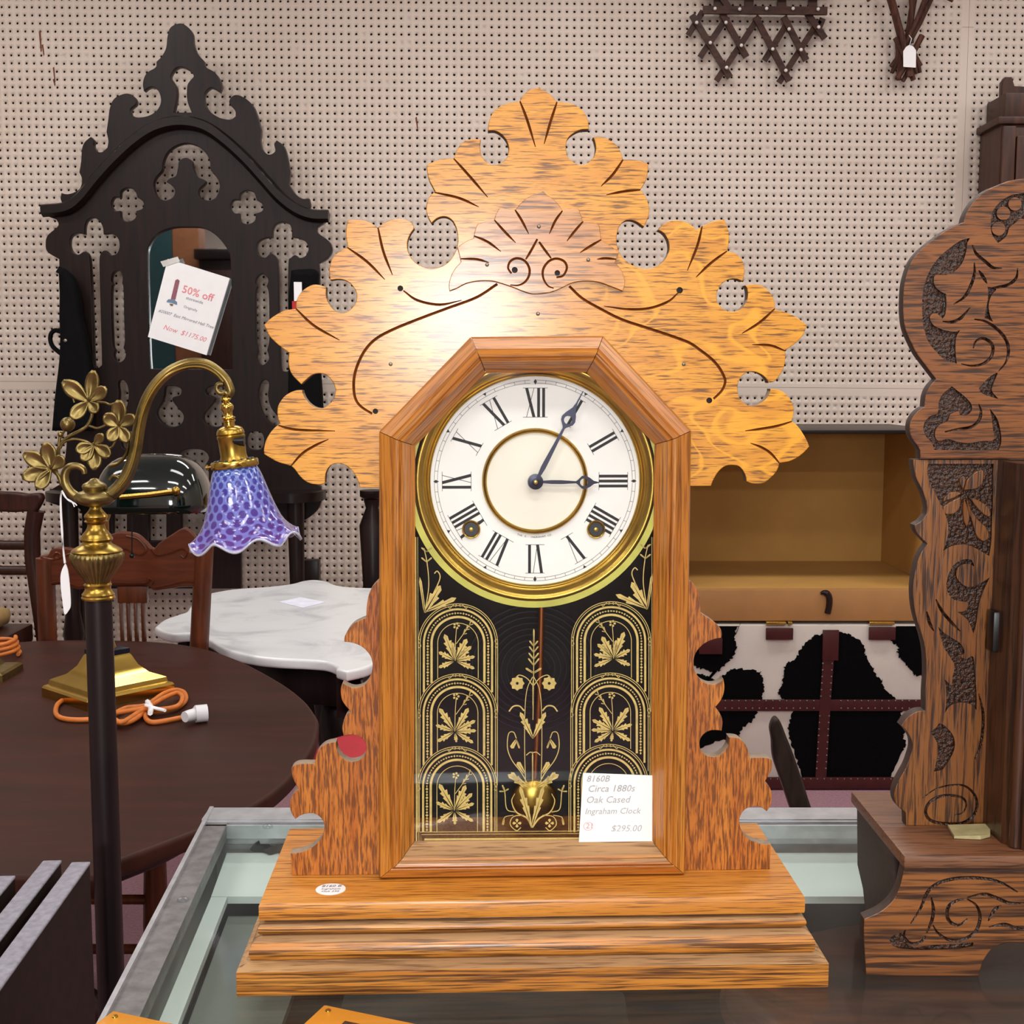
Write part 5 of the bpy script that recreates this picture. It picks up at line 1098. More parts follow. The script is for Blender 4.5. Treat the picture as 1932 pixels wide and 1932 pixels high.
# dark leaning shaft in front of the trunk
sY = 2.6; sh = path('1455,1395* 1452,1370 1460,1353 1470,1358 1483,1390 1495,1420 1512,1470 1530,1525* 1640,1932* 1600,1932* 1490,1525* 1475,1480 1458,1430', lambda x, y: (atY(x, y, sY).x, max(0.0, atY(x, y, sY).z)), 5)
sx_ = atY(1500, 1500, sY).x; L = [(x - sx_, z) for x, z in sh]; zmin = min(z for x, z in L); L = [(x, z if z > zmin + .001 else 0) for x, z in L]
M['shaft'] = darkwood('leaning_shaft_wood', (26, 20, 18), (58, 48, 40), 'z', 8, 40, .4, .2)
o = plate('leaning_shaft', [L], -.014, .014, M['shaft'], None, .006, 50, 2); o.location = (sx_, sY, 0); tag(o, 'dark curved wooden shaft with rounded tip in front of the cowhide trunk', 'shaft')
# ============================================================ TABLES AND CHAIRS
M['table'] = darkwood('mahogany_top', (48, 22, 14), (64, 30, 20), 'x', 4, 26, .55, .06, .18); M['mahog'] = darkwood('mahogany', (34, 16, 12), (62, 30, 22), 'z', 6, 60, .38, .3)
ZT = .74; tpx = [(0, 1213), (80, 1208), (190, 1207), (300, 1211), (380, 1222), (450, 1245), (520, 1281), (570, 1316), (597, 1350), (601, 1366), (594, 1402), (570, 1440), (540, 1475), (497, 1508), (430, 1544), (330, 1583), (232, 1619), (120, 1657)]
tw_ = [atZ(x, y, ZT) for x, y in tpx]; cxm, cym = -1.02, 2.02
loop = [(p.x, p.y) for p in tw_] + [(-.95, 1.42), (-1.25, 1.46), (-1.5, 1.62), (-1.66, 1.88), (-1.66, 2.2), (-1.5, 2.45), (-1.3, 2.58)]
TBF = Frame((cxm, cym, 0)); rt = thing('round_table', 'large oval mahogany table behind the floor lamp', 'table', TBF)
lp = cr([(x - cxm, y - cym) for x, y in loop], 5, True)
def slab(name, L, z0, z1, m, parent, b=.003, ang=40):
    me = plate_me([L], -z1, -z0, b, name, 2)
    for v in me.vertices: v.co = Vector((v.co.x, v.co.z, -v.co.y))
    bm = bmesh.new(); bm.from_mesh(me); bmesh.ops.recalc_face_normals(bm, faces=bm.faces); bm.to_mesh(me); bm.free()
    me.materials.append(m); shade(me, ang)
    for p in me.polygons:
        if abs(p.normal.z) > .995: p.use_smooth = False
    o = bpy.data.objects.new(name, me); C.objects.link(o); o.parent = parent; return o
slab('table_top', lp, ZT - .024, ZT, M['table'], rt, .006)
slab('apron', [(x * .82, y * .82) for x, y in lp], ZT - .10, ZT - .025, M['mahog'], rt)
lathe('pedestal', [(.09, .12), (.11, .2), (.07, .3), (.06, .45), (.10, .56), (.13, ZT - .101)], M['mahog'], rt, 32)
for k in range(4):
    a = .4 + k * math.pi / 2; V, Fc = tube_vf([(.07 * math.cos(a), .07 * math.sin(a), .26), (.2 * math.cos(a), .2 * math.sin(a), .24), (.36 * math.cos(a), .36 * math.sin(a), .1), (.46 * math.cos(a), .46 * math.sin(a), .035)], [.05, .045, .035, .034], 8); obj('leg', V, Fc, M['mahog'], rt, 60)
# marble-topped table
mc = crop(280, 1080, 4.2); ZM = .72
def marble():
    t = NT('white_marble'); co = t.coord((1, 1, 1)); f = t.noise(co, 5, 6, .6, 1.5); t.col(t.ramp(f, [(.3, srgb(196, 198, 200)), (.5, srgb(226, 228, 230)), (.75, srgb(232, 233, 235))])); t.set(Roughness=.25); return t.m
M['marble'] = marble()
mo = path('50,430* 120,375 230,335 300,310 340,255 420,185 560,150 720,128 950,112 1120,92 1230,65 1330,58 1420,72 1490,100 1600,115 1760,122 1900,118 2050,135 2200,200* 2260,300 2150,420 2040,520 1900,640 1750,740 1570,785* 1490,762* 1480,735 1400,705 1250,692 1000,680 800,655 620,610 500,540 440,510 340,480 200,485 110,465', lambda x, y: tuple(atZ(*mc(x, y), ZM)[:2]), 5)
MF = Frame((-.42, 3.1, 0)); mt = thing('marble_table', 'dark carved table with scalloped white marble top behind the round table', 'table', MF)
ml = [(x - MF.o.x, y - MF.o.y) for x, y in mo]; slab('marble_top', ml, ZM - .022, ZM, M['marble'], mt, .006)
M['carved'] = darkwood('carved_rosewood', (14, 9, 8), (30, 18, 14), 'z', 8, 50, .35, .3)
slab('apron', inset(ml, .05), ZM - .11, ZM - .023, M['carved'], mt)
for (x, y) in ((-.28, -.12), (.05, -.42), (.25, .1), (-.1, .35)):
    d = Vector((x, y, 0)).normalized(); V, Fc = tube_vf([Vector((x, y, ZM - .10)), Vector((x, y, .56)) + d * .05, Vector((x, y, .42)) + d * .04, Vector((x, y, .2)) - d * .02, Vector((x, y, .06)) + d * .02, Vector((x, y, .03)) + d * .06], [.05, .055, .04, .026, .024, .03], 10); obj('cabriole_leg', V, Fc, M['carved'], mt, 60)
pp = [atZ(x, y, ZM + .0006) for x, y in ((525, 1136), (566, 1127), (614, 1136), (572, 1147))]; pf = Frame(sum(pp, Vector()) / 4); L = [v - pf.o for v in pp]
tag(obj('price_slip', L + [v + Vector((0, 0, .0006)) for v in L], [(3, 2, 1, 0), (4, 5, 6, 7)] + [(i, (i + 1) % 4, 4 + (i + 1) % 4, 4 + i) for i in range(4)], plain('bluish_paper', (226, 228, 246), .6), None, None, pf.o), 'pale bluish paper slip lying on the white marble top', 'paper slip')
# red upholstered stool glimpsed through the clock's left wing
rs = atZ(686, 1410, .60); t = thing('red_stool', 'red upholstered stool glimpsed through the clock\'s lower left cutout', 'stool', Frame((rs.x + .03, rs.y + .02, 0)))
lathe('cushion', [(.11, .54), (.13, .555), (.132, .575), (.12, .592), (.08, .602), (.001, .605)], plain('red_velvet', (186, 44, 56), .8, var=.1, vs=12, bump=.2, bs=300), t, 40); lathe('seat_frame', [(.115, .49), (.125, .50), (.125, .535), (.11, .539)], M['mahog'], t, 40)
for k in range(4):
    a = math.pi / 4 + k * math.pi / 2; V, Fc = tube_vf([(.09 * math.cos(a), .09 * math.sin(a), .489), (.10 * math.cos(a), .10 * math.sin(a), .25), (.12 * math.cos(a), .12 * math.sin(a), .0)], [.022, .018, .014], 8); obj('leg', V, Fc, M['mahog'], t, 60)
# pressed-back oak chair
vv = crop(0, 900, 4.025); PY = 2.685; PF = Frame((atY(235, 1100, PY).x, PY, 0)); pch = thing('press_back_chair', 'reddish oak chair with pressed scroll crest behind the round table', 'chair', PF)
M['chair_oak'] = darkwood('red_oak', (72, 32, 16), (106, 50, 26), 'x', 8, 60, .38, .3); M['chair_oak_v'] = darkwood('red_oak_upright', (68, 32, 16), (102, 50, 26), 'z', 8, 60, .38, .3)
pv = lambda x, y: PF.px(*vv(x, y), 0)
crest2 = plate('crest_rail', [path('300,600* 360,592 385,555 430,538 500,540 560,545 700,500 860,430 950,420 1040,440 1100,490 1160,545 1210,500 1300,440 1390,388 1450,415 1500,462 1590,455* 1585,560 1500,832* 1380,835 1290,850 1170,862 1110,830 900,828 700,830 600,855 480,820 330,830*', pv, 5)], 0, .02, M['chair_oak'], pch, .003)
for s in ('400,600 430,575 460,590 450,615 425,612', '330,615 400,625 480,600 560,575', '900,550 960,545 1020,580 1080,585 1110,545 1050,470 960,445', '1150,545 1190,590 1280,580 1380,545 1420,570 1400,610 1375,595', '350,815 480,795 600,830 720,810 900,805 1100,805 1130,770 1160,790 1150,815', '1180,840 1280,820 1400,790 1490,800'):
    V, Fc = tube_vf([(p[0], -.001, p[1]) for p in path(s, pv, 6, False)], .0028, 5); obj('pressed_scroll', V, Fc, M['chair_oak'], pch, 60)
def pbox(name, x0, y0, x1, y1, m=M['chair_oak_v'], ly0=.002, ly1=.018):
    p, q = pv(x0, y0), pv(x1, y1); box(name, min(p[0], q[0]), max(p[0], q[0]), ly0, ly1, min(p[1], q[1]), max(p[1], q[1]), m, pch, .002)
zse = .45
pbox('splat_block', 885, 832, 1115, 960)
zlo = pv(900, 1300)[1]
for (x0, x1) in ((900, 930), (952, 988), (1010, 1042), (1064, 1100)): pbox('spindle', x0, 960, x1, 1300)
pbox('splat_block', 880, 1301, 1115, 1380)
for (xt, xb_) in ((1545, 1500), (330, 350)):
    p, q = pv(xt, 500 if xt > 1000 else 620), pv(xb_, 1330); V, Fc = tube_vf([(p[0], .01, p[1]), (q[0], .012, q[1]), (q[0] - .005, .02, zse), (q[0] - .005, .06, 0)], [.021, .021, .021, .017], 8); obj('back_post', V, Fc, M['chair_oak_v'], pch, 50)
xa, xb3 = pv(350, 1330)[0], pv(1500, 1330)[0]
box('seat', xa - .02, xb3 + .02, -.40, .02, zse - .03, zse, M['chair_oak'], pch, .008)
for x in (xa, xb3): V, Fc = tube_vf([(x, -.36, zse - .031), (x, -.37, .25), (x, -.38, 0)], [.02, .024, .014], 10); obj('front_leg', V, Fc, M['chair_oak_v'], pch, 60)
for y in (.2, .3): V, Fc = tube_vf([(xa, -.372, y), (xb3, -.372, y)], .010, 8); obj('stretcher', V, Fc, M['chair_oak_v'], pch, 60)
# dark balloon-back chair at the left edge
LY = 4.0; LF = Frame((atY(-40, 1100, LY).x, LY, 0)); lch = thing('balloon_back_chair', 'dark mahogany chair with tan seat at the left edge', 'chair', LF); lv = lambda x, y: LF.px(*vv(x, y), 0)
plate('top_rail', [path('-620,130* -300,100 0,112 120,118 200,130 250,125 300,128 318,165 300,210 270,260 240,290* 200,265 100,270 0,265 -300,262 -560,290*', lv, 5)], 0, .035, M['mahog'], lch, .008, 50, 2)
for sg in (1, -1):
    pts = [(255, 260), (225, 420), (230, 620), (270, 900), (320, 1260)]
    P = [lv(*p) for p in pts]; xc = lv(-160, 500)[0]; P = [(xc + sg * (x - xc), z) for x, z in P]
    V, Fc = tube_vf([(x, .02, z) for x, z in P] + [(P[-1][0] + sg * .01, .05, 0.0)], [.028, .027, .027, .027, .026, .022], 8); obj('back_post', V, Fc, M['mahog'], lch, 50)
for y0, y1 in ((490, 560), (690, 745)):
    P = [lv(x, (y0 + y1) / 2 + (-30 if x < -100 else 0)) for x in (230, 0, -160, -320, -545)]; V, Fc = tube_vf([(x, .022, z) for x, z in P], .016, 8, True); obj('cross_rail', V, Fc, M['mahog'], lch, 60)
zq = lv(0, 1090)[1]; xq0, xq1 = lv(-560, 1000)[0], lv(240, 1000)[0]
box('seat_frame', xq0, xq1, -.40, .01, zq - .07, zq - .01, M['mahog'], lch, .01); V, Fc = box_vf(xq0 + .02, xq1 - .06, -.38, .0, zq - .009, zq + .05, .028); obj('seat_cushion', V, Fc, plain('tan_upholstery', (170, 138, 88), .8, var=.1, vs=20), lch, 60)
for x in (xq0 + .03, xq1 - .03): V, Fc = tube_vf([(x, -.37, zq - .071), (x, -.38, .2), (x, -.36, 0)], [.026, .022, .018], 8); obj('front_leg', V, Fc, M['mahog'], lch, 60)
# ============================================================ GREEN DESK LAMP ON THE ROUND TABLE
bc = crop(0, 1150, 3.01875); cB = atZ(205, 1302, ZT)
bq = [atZ(*bc(x, y), ZT) for x, y in ((280, 480), (455, 600), (960, 490))]; e1 = (bq[2] - bq[1]); rb = math.atan2(e1.y, e1.x); wB = e1.length; cen = (bq[0] + bq[2]) / 2
BF = Frame((cen.x, cen.y, ZT), rb); dl = thing('desk_lamp', 'brass desk lamp with dark green glass shade on the round table', 'lamp', BF)
def sq_prof(name, prof, m, parent):
    V = []; Fc = []; n = len(prof)
    for h, z in prof: V += [(-h, -h * .9, z), (h, -h * .9, z), (h, h * .9, z), (-h, h * .9, z)]
    for i in range(n - 1):
        for k in range(4): Fc.append((i * 4 + k, i * 4 + (k + 1) % 4, i * 4 + 4 + (k + 1) % 4, i * 4 + 4 + k))
    Fc += [(3, 2, 1, 0), tuple((n - 1) * 4 + k for k in range(4))]; return obj(name, V, Fc, m, parent, 25)
h = wB / 2
sq_prof('base', [(h, 0), (h, .016), (h * .97, .020), (h * .90, .022), (h * .88, .030), (h * .84, .032), (h * .62, .040), (h * .46, .054), (h * .36, .072), (h * .32, .076)], M['brass_new'], dl)
sq_prof('base_cap', [(h * .34, .076), (h * .34, .084), (h * .2, .086)], M['steel'], dl)
zS = atY(300, 962, BF.o.y).z - ZT; zTop = atY(270, 856, BF.o.y).z - ZT
lathe('post', [(.016, .086), (.012, .10), (.0105, .12), (.0105, zS - .02), (.014, zS - .01), (.008, zS + .03)], M['brass'], dl, 20)
sc_ = BF.inv(atY(292, 962, BF.o.y)); M['green'] = plain('dark_green_glass', (2, 22, 19), .08, var=.15, vs=4, Coat_Weight=1.0, Coat_Roughness=.05)
V = []; Fc = []; NU, NV = 28, 12; Ls, Ds, Hs = .098, .075, zTop - zS
cr_, sr_ = math.cos(-rb), math.sin(-rb)
for j in range(NV + 1):
    ph = math.pi / 2 * j / NV
    for i in range(NU):
        th_ = 2 * math.pi * i / NU; cs, sn = math.cos(th_), math.sin(th_); e = .62
        X = Ls * math.copysign(abs(cs) ** e, cs) * math.cos(ph) ** .55; Y_ = Ds * math.copysign(abs(sn) ** e, sn) * math.cos(ph) ** .7; Z = zS + Hs * math.sin(ph) ** .9
        V.append((sc_.x + X * cr_ - Y_ * sr_, sc_.y + X * sr_ + Y_ * cr_, Z))
for j in range(NV):
    for i in range(NU): Fc.append((j * NU + i, j * NU + (i + 1) % NU, (j + 1) * NU + (i + 1) % NU, (j + 1) * NU + i))
shd = obj('shade', V, Fc, M['green'], dl, 60); sm = shd.modifiers.new('thickness', 'SOLIDIFY'); sm.thickness = .003
a_, b_ = BF.inv(atY(226, 938, BF.o.y - .085)), BF.inv(atY(332, 926, BF.o.y - .085)); V, Fc = tube_vf([a_, (a_ + b_) / 2 + Vector((0, 0, -.001)), b_], .0042, 8); rodb = obj('shade_bar', V, Fc, M['brass_new'], dl, 60)
V, Fc = sphere_vf(b_, .0075, 10, 8); obj('bar_knob', V, Fc, M['brass'], rodb, 60)
c_ = BF.inv(atY(249, 965, BF.o.y - .03)); d_ = BF.inv(atY(249, 1048, BF.o.y - .03)); V, Fc = tube_vf([c_, d_], .0012, 5); ch_ = obj('pull_chain', V, Fc, M['black'], dl, 60); V, Fc = sphere_vf(d_, .005, 8, 6); obj('chain_bob', V, Fc, M['black'], ch_, 60)
M['cord'] = plain('amber_cord', (208, 116, 44), .45, var=.15, vs=60); M['white_plastic'] = plain('white_plastic', (232, 232, 236), .4, var=.02)
def onT(s, n=8, z=.006): return [BF.inv(atZ(*bc(*p), ZT + z)) for p in [tuple(map(float, w.split(','))) for w in s.split()]]
def cord(s, z=.005): return [Vector(p) for p in cr([tuple(v) for v in onT(s, 8, z)], 6)]
V, Fc = tube_vf(cord('365,510 325,545 320,595 360,620 450,628 560,622 640,612'), .0042, 8); obj('cord', V, Fc, M['cord'], dl, 60)
for k, (s, z) in enumerate((('640,600 720,560 830,545 930,480 1000,458 1050,475 1055,520 1000,560 900,580 830,580 740,630 660,640', .006), ('650,590 740,575 840,555 940,500 1010,475 1040,500 1010,550 900,570 820,570 700,640 650,625', .012), ('660,640 720,645 790,610 830,560 850,540', .008), ('825,590 835,625 870,642 950,632 1050,612', .005))):
    V, Fc = tube_vf(cord(s, z), .0042, 8); obj('cord', V, Fc, M['cord'], dl, 60)
V, Fc = tube_vf(cord('840,525 860,560 855,590', .017), .0045, 6); obj('twist_tie', V, Fc, M['paper'], dl, 60); V, Fc = tube_vf(cord('830,545 880,560 940,575', .019), .003, 6); obj('twist_tie', V, Fc, M['paper'], dl, 60)
p, q, r_ = onT('1052,612 1110,595 1180,588', z=.0152); V, Fc = tube_vf([p, (p + q) / 2, q, q + (r_ - q) * .05, r_], [.009, .010, .010, .0145, .0145], 10); plug = obj('plug', V, Fc, M['white_plastic'], dl, 40)
# second lamp base with its coiled cord, cut by the left edge
cB2 = atZ(-30, 1275, ZT); B2 = Frame((cB2.x, cB2.y, ZT)); l2 = thing('brass_lamp_base', 'brass lamp foot with coiled amber cord cut by the left edge', 'lamp', B2)
sq_prof('foot', [(.055, 0), (.055, .012), (.05, .016), (.03, .02), (.016, .04)], M['brass_ant'], l2); lathe('stem', [(.012, .04), (.008, .06), (.008, .3), (.014, .31), (.001, .32)], M['brass_ant'], l2, 16)
cc = B2.inv(atZ(-5, 1240, ZT))
V, Fc = tube_vf([(cc.x + (.042 - .002 * k / 12) * math.cos(k * .4), cc.y + .05 * math.sin(k * .4), .006 + .0006 * k) for k in range(50)], .0042, 8); obj('cord', V, Fc, M['cord'], l2, 60)
# ============================================================ DUSTY TABLE LEAVES IN THE LOWER LEFT CORNER
ZL = .80; M['fluff'] = plain('dusty_grey_edge', (150, 148, 158), .95, var=.2, vs=120, bump=.8, bs=260); M['leafwood'] = darkwood('old_walnut_leaf', (26, 16, 11), (40, 25, 18), 'y', 6, 50, .55, .05)
for i, (fx, fy, nx_, ny_, w, lab) in enumerate(((171, 1625, 0, 1865, .0135, 'nearest dusty topped wooden table leaf standing beside the floor lamp'), (117, 1622, 0, 1773, .0135, 'middle dusty topped wooden table leaf of the three on edge'), (30, 1651, 0, 1686.6, .0135, 'farthest left dusty topped table leaf, barely in frame'))):
    A = atZ(fx, fy, ZL); B_ = atZ(nx_, ny_, ZL); d = (A - B_).normalized(); L_ = .95; r = math.atan2(d.y, d.x)
    fr = Frame((A.x, A.y, 0), r); t = thing('table_leaf', lab, 'table leaf', fr, 'table leaves stored on edge')
    box('board', -L_, 0, .0006, w + .0054, 0.0, ZL - .0035, M['leafwood'], t, .002); 
    V, Fc = box_vf(-L_, 0, .0, w + .006, ZL - .0035, ZL, .0016); obj('dusty_edge', V, Fc, M['fluff'], t, 60)
# ============================================================ STRUCTURE SEEN ONLY IN THE MIRROR
tag(box('trim_1', -2.60, -2.40, -1.15, -.95, 0, CEIL, plain('brown_column', (132, 80, 46), .6)), kind='structure')
tag(box('trim_2', -2.80, -2.605, -1.15, -.95, 0, CEIL, plain('teal_column', (22, 62, 66), .6)), kind='structure')
wr = thing('wardrobe', 'dark wardrobe seen only as a reflection in the arched mirror', 'wardrobe', Frame((-2.08, -1.1, 0)))
box('body', -.30, .30, -.25, .25, .08, 2.2, M['rosewood'], wr, .01); box('cornice', -.33, .33, -.28, .28, 2.201, 2.28, M['rosewood_x'], wr, .01); box('plinth', -.31, .31, -.26, .26, 0, .079, M['rosewood_x'], wr, .005)
for sg in (-1, 1):
    d_ = box('door', min(sg * .01, sg * .28), max(sg * .01, sg * .28), .251, .275, .15, 2.12, M['mahog'], wr, .004); V, Fc = sphere_vf((sg * .035, .285, 1.1), .014, 10, 8); obj('knob', V, Fc, M['brass'], d_, 60)
# ============================================================ BRASS FLOOR LAMP WITH OPALESCENT SHADE
FY = 1.35; FF = Frame((atY(206, 1780, FY).x, FY, 0)); lamp = thing('floor_lamp', 'antique brass floor lamp with leafy bridge arm and lavender coin spot shade', 'lamp', FF)
xc_ = crop(80, 660, 4.83)
KL = None
def fp(cv, x, y, ly=0.0): return FF.p3(*cv(x, y), ly)
kpx = (FF.px(300, 1000, 0)[0] - FF.px(299, 1000, 0)[0])
def turned(name, rows, m, seg=36, rad=None, ax=None):
    """rows: (detail y, half width, axis x) read off the photograph"""
    V = []; Fc = []; n = len(rows)
    for i, (y, hw, axx) in enumerate(rows):
        c = fp(vv, axx, y); r = hw / 4.025 * kpx
        for k in range(seg):
            a = 2 * math.pi * k / seg; rr = r if rad is None else rad(r, i, k)
            V.append((c.x + rr * math.cos(a), c.y + rr * math.sin(a), c.z))
    for i in range(n - 1):
        for k in range(seg): Fc.append((i * seg + k, i * seg + (k + 1) % seg, (i + 1) * seg + (k + 1) % seg, (i + 1) * seg + k))
    Fc += [tuple(range(seg))[::-1], tuple((n - 1) * seg + k for k in range(seg))]
    return obj(name, V, Fc, m, lamp, 45)
M['pole'] = plain('dark_bronze_pole', (44, 34, 34), .4, .5, var=.15, vs=20)
pt = fp(vv, 748, 925); pb = FF.p3(212, 1932, 0); dz = (pb - pt) / (pt.z - pb.z); foot = pt + dz * (pt.z - .05)
V, Fc = tube_vf([pt, foot], [.0146, .0155], 24); obj('pole', V, Fc, M['pole'], lamp, 60)
lathe('foot', [(.082, 0), (.085, .008), (.078, .018), (.06, .026), (.04, .034), (.022, .05), (.017, .07)], M['brass_ant'], lamp, 40, (foot.x, 0, 0))
turned('lower_collar', [(930, 100, 748), (925, 122, 748), (912, 126, 747), (900, 118, 747), (888, 122, 746), (872, 108, 745), (850, 96, 744), (838, 94, 743), (826, 100, 743), (815, 104, 742), (806, 96, 742), (800, 90, 741)], M['brass'])
turned('reeded_urn', [(800, 90, 741), (770, 104, 740), (720, 140, 739), (670, 172, 738), (630, 190, 737), (605, 198, 736), (590, 197, 736), (578, 190, 736), (570, 182, 736)], M['brass_ant'], 128, lambda r, i, k: r * (1 + (.022 if (k // 2) % 2 else -.012)))
turned('urn_shoulder', [(570, 184, 736), (560, 190, 736), (548, 180, 736), (530, 150, 735), (512, 118, 735), (500, 106, 734), (488, 104, 734), (480, 116, 734), (470, 121, 733), (460, 116, 733), (450, 108, 733), (438, 106, 732), (425, 96, 732), (410, 82, 732), (395, 72, 731), (378, 66, 731), (360, 62, 730), (348, 70, 730), (340, 84, 729), (332, 86, 729), (325, 74, 729), (315, 80, 728), (300, 87, 728), (285, 80, 727), (270, 66, 727), (250, 50, 726), (235, 42, 726), (226, 42, 726)], M['brass'])
turned('scroll_bowl', [(228, 44, 726), (222, 60, 725), (205, 110, 724), (185, 140, 722), (160, 152, 720), (140, 150, 719), (118, 130, 718), (108, 96, 718), (100, 80, 717), (88, 86, 717), (70, 92, 716), (52, 82, 716), (40, 60, 716), (28, 40, 716), (15, 28, 716), (8, 10, 716)], M['brass_ant'])
def xtube(name, s, w, m=M['brass_ant'], ly=0.0, seg=8, flat=1.0, n=6):
    pts = [fp(xc_, x, y, ly) for x, y in cr([tuple(map(float, q.split(','))) for q in s.split()], n)]
    N = len(pts); r = [w(i / (N - 1)) / 4.83 * kpx / 2 if callable(w) else w / 4.83 * kpx / 2 for i in range(N)]
    V, Fc = tube_vf(pts, r, seg, True, flat); return obj(name, V, Fc, m, lamp, 55)
arm = xtube('bridge_arm', '560,1350 660,1290 740,1200 800,1080 845,930 870,780 895,640 930,510 985,390 1070,275 1190,180 1340,125 1480,130 1590,190 1670,270 1705,345 1712,385 1690,405 1668,385', lambda t: 128 - 52 * t if t < .93 else 50)
xtube('arm_ridge', '700,1255 775,1150 830,1010 862,850 885,700 920,560 975,430 1060,305 1180,208 1330,155 1470,160 1580,215 1650,290', 20, M['brass'], -.010, 6)
xtube('arm_edge', '655,1290 735,1200 795,1080 840,930 865,780 890,640 925,505 980,385 1065,270 1185,172 1340,112 1490,118 1600,180 1690,275 1728,360', 16, M['brass'], -.007, 6)
xtube('scroll', '620,1330 500,1385 380,1370 270,1310 212,1220 205,1130 245,1070 320,1060 375,1090 385,1130', lambda t: 110 - 60 * t)
xtube('scroll', '620,1060 700,1030 765,950 785,850 800,760', lambda t: 60 - 35 * t, flat=.7)
xtube('scroll', '640,1290 690,1230 695,1165 645,1150 610,1185', lambda t: 60 - 30 * t, flat=.8)
xtube('hook_curl', '1668,385 1620,395 1590,360 1600,320 1650,310', 46)
for s, w in (('150,1180 120,1060 130,960 165,860 240,790 340,740 410,690 450,600 440,520', 30), ('160,900 200,840 290,815 380,830 440,860', 24), ('420,690 500,715 570,690 600,650', 22), ('150,980 150,880 165,760', 30), ('230,1200 180,1230 150,1150 90,1090', 40), ('560,900 640,880 700,720', 20), ('290,480 270,420 240,380', 16), ('470,480 560,480 620,500 680,480', 22), ('480,1090 470,1000 475,900', 40), ('240,690 200,740 170,800', 22)): xtube('vine_stem', s, w, ly=.004)
for (x, y, r) in ((230, 680, 66), (735, 1165, 0), (165, 770, 26)):
    if r: c = fp(xc_, x, y, -.004); V, Fc = sphere_vf(c, r / 4.83 * kpx, 14, 10); obj('berry', V, Fc, M['brass_ant'], lamp, 60)
def leaflet(c, tip, wid, parent, cup=.35):
    """cupped leaf with a raised midrib from c to tip (3-D points in the lamp's frame)"""
    d = tip - c; L = d.length; d /= L; n = Vector((0, -1, 0)); s = d.cross(n).normalized(); V = []; Fc = []; NS, NW = 8, 6
    for i in range(NS + 1):
        t = i / NS; w = wid * 1.25 * (math.sin(math.pi * min(1, t ** 1.35 * .9 + .05)) ** .75)
        for j in range(NW + 1):
            u = (j / NW - .5) * 2; hgt = wid * (cup * u * u - .16 * math.exp(-(u * 4) ** 2)) * math.sin(math.pi * min(1, t + .05)) - L * .18 * t * (1 - t) * 2
            V.append(c + d * (L * t) + s * (w * u) - n * (-hgt) * 1.0 + n * (.0025))
    for i in range(NS):
        for j in range(NW): q = i * (NW + 1) + j; Fc.append((q, q + 1, q + NW + 2, q + NW + 1))
    o = obj('leaflet', V, Fc, M['brass_ant'], parent, 60); sm = o.modifiers.new('thickness', 'SOLIDIFY'); sm.thickness = .0018; return o
for (cx, cy, tips) in ((430, 470, ((190, 285, 62), (475, 185, 52), (592, 345, 50), (265, 625, 52), (510, 570, 46))), (705, 695, ((705, 455, 56), (850, 600, 46), (790, 840, 48), (610, 830, 50), (570, 590, 56))), (478, 868, ((310, 915, 46), (560, 765, 36), (630, 965, 50), (480, 1095, 56), (365, 1010, 46))), (85, 1085, ((45, 840, 62), (-165, 940, 62), (-180, 1165, 58), (-45, 1265, 54), (205, 975, 50)))):
    c = fp(xc_, cx, cy, -.012); V, Fc = sphere_vf(c, .0035, 8, 6); lf = obj('leaf', V, Fc, M['brass_ant'], lamp, 60)
    for (tx, ty, w) in tips: leaflet(c, fp(xc_, tx, ty, -.016), w / 4.83 * kpx, lf)
# socket, fitter and shade hang on a slightly tilted axis
S0 = fp(xc_, 1668, 425); S1 = fp(xc_, 1752, 1040); AX = (S1 - S0).normalized()
e1_ = AX.cross(Vector((0, 1, 0))).normalized(); e2_ = AX.cross(e1_).normalized()
def hang(name, rows, m, seg=40, parent=lamp, rad=None, ang=45, cap=True, uv=False, zf=None):
    V = []; Fc = []; n = len(rows)
    for i, (y, hw) in enumerate(rows):
        t = (y - 425) / (1040 - 425); c = S0 + (S1 - S0) * t
        for k in range(seg):
            a = 2 * math.pi * k / seg; r = hw / 4.83 * kpx; r = r if rad is None else rad(r, i, a)
            V.append(c + (e1_ * math.cos(a) + e2_ * math.sin(a)) * r + (AX * zf(i, a) if zf else Vector()))
    for i in range(n - 1):
        for k in range(seg): Fc.append((i * seg + k, i * seg + (k + 1) % seg, (i + 1) * seg + (k + 1) % seg, (i + 1) * seg + k))
    if cap: Fc += [tuple(range(seg))[::-1], tuple((n - 1) * seg + k for k in range(seg))]
    o = obj(name, V, Fc, m, parent, ang)
    if uv:
        ul = o.data.uv_layers.new(name='UVMap')
        for p in o.data.polygons:
            ks = [o.data.loops[l].vertex_index % seg for l in p.loop_indices]; wrap = max(ks) - min(ks) > seg / 2
            for l in p.loop_indices:
                vi = o.data.loops[l].vertex_index; k = vi % seg; k = k + seg if wrap and k < seg / 2 else k; ul.data[l].uv = (k / seg, (vi // seg) / (n - 1))
    return o
hang('swivel', [(425, 30), (438, 44), (455, 46), (466, 30), (480, 28), (495, 50), (515, 60), (540, 58), (560, 44), (590, 40), (604, 44), (612, 60), (622, 62), (632, 46), (642, 60), (652, 60), (660, 48), (690, 48)], M['brass_new'], 24)
sk_ = hang('socket', [(688, 50), (700, 80), (715, 108), (740, 122), (765, 126), (775, 118), (782, 126), (800, 127), (812, 120), (900, 118), (960, 116), (990, 124), (1004, 128)], M['brass'], 40)
c = fp(xc_, 1842, 832, -.01); V, Fc = tube_vf([c + Vector((-.012, 0, 0)), c], [.004, .0055], 8); obj('switch_knob', V, Fc, M['black'], sk_, 60)
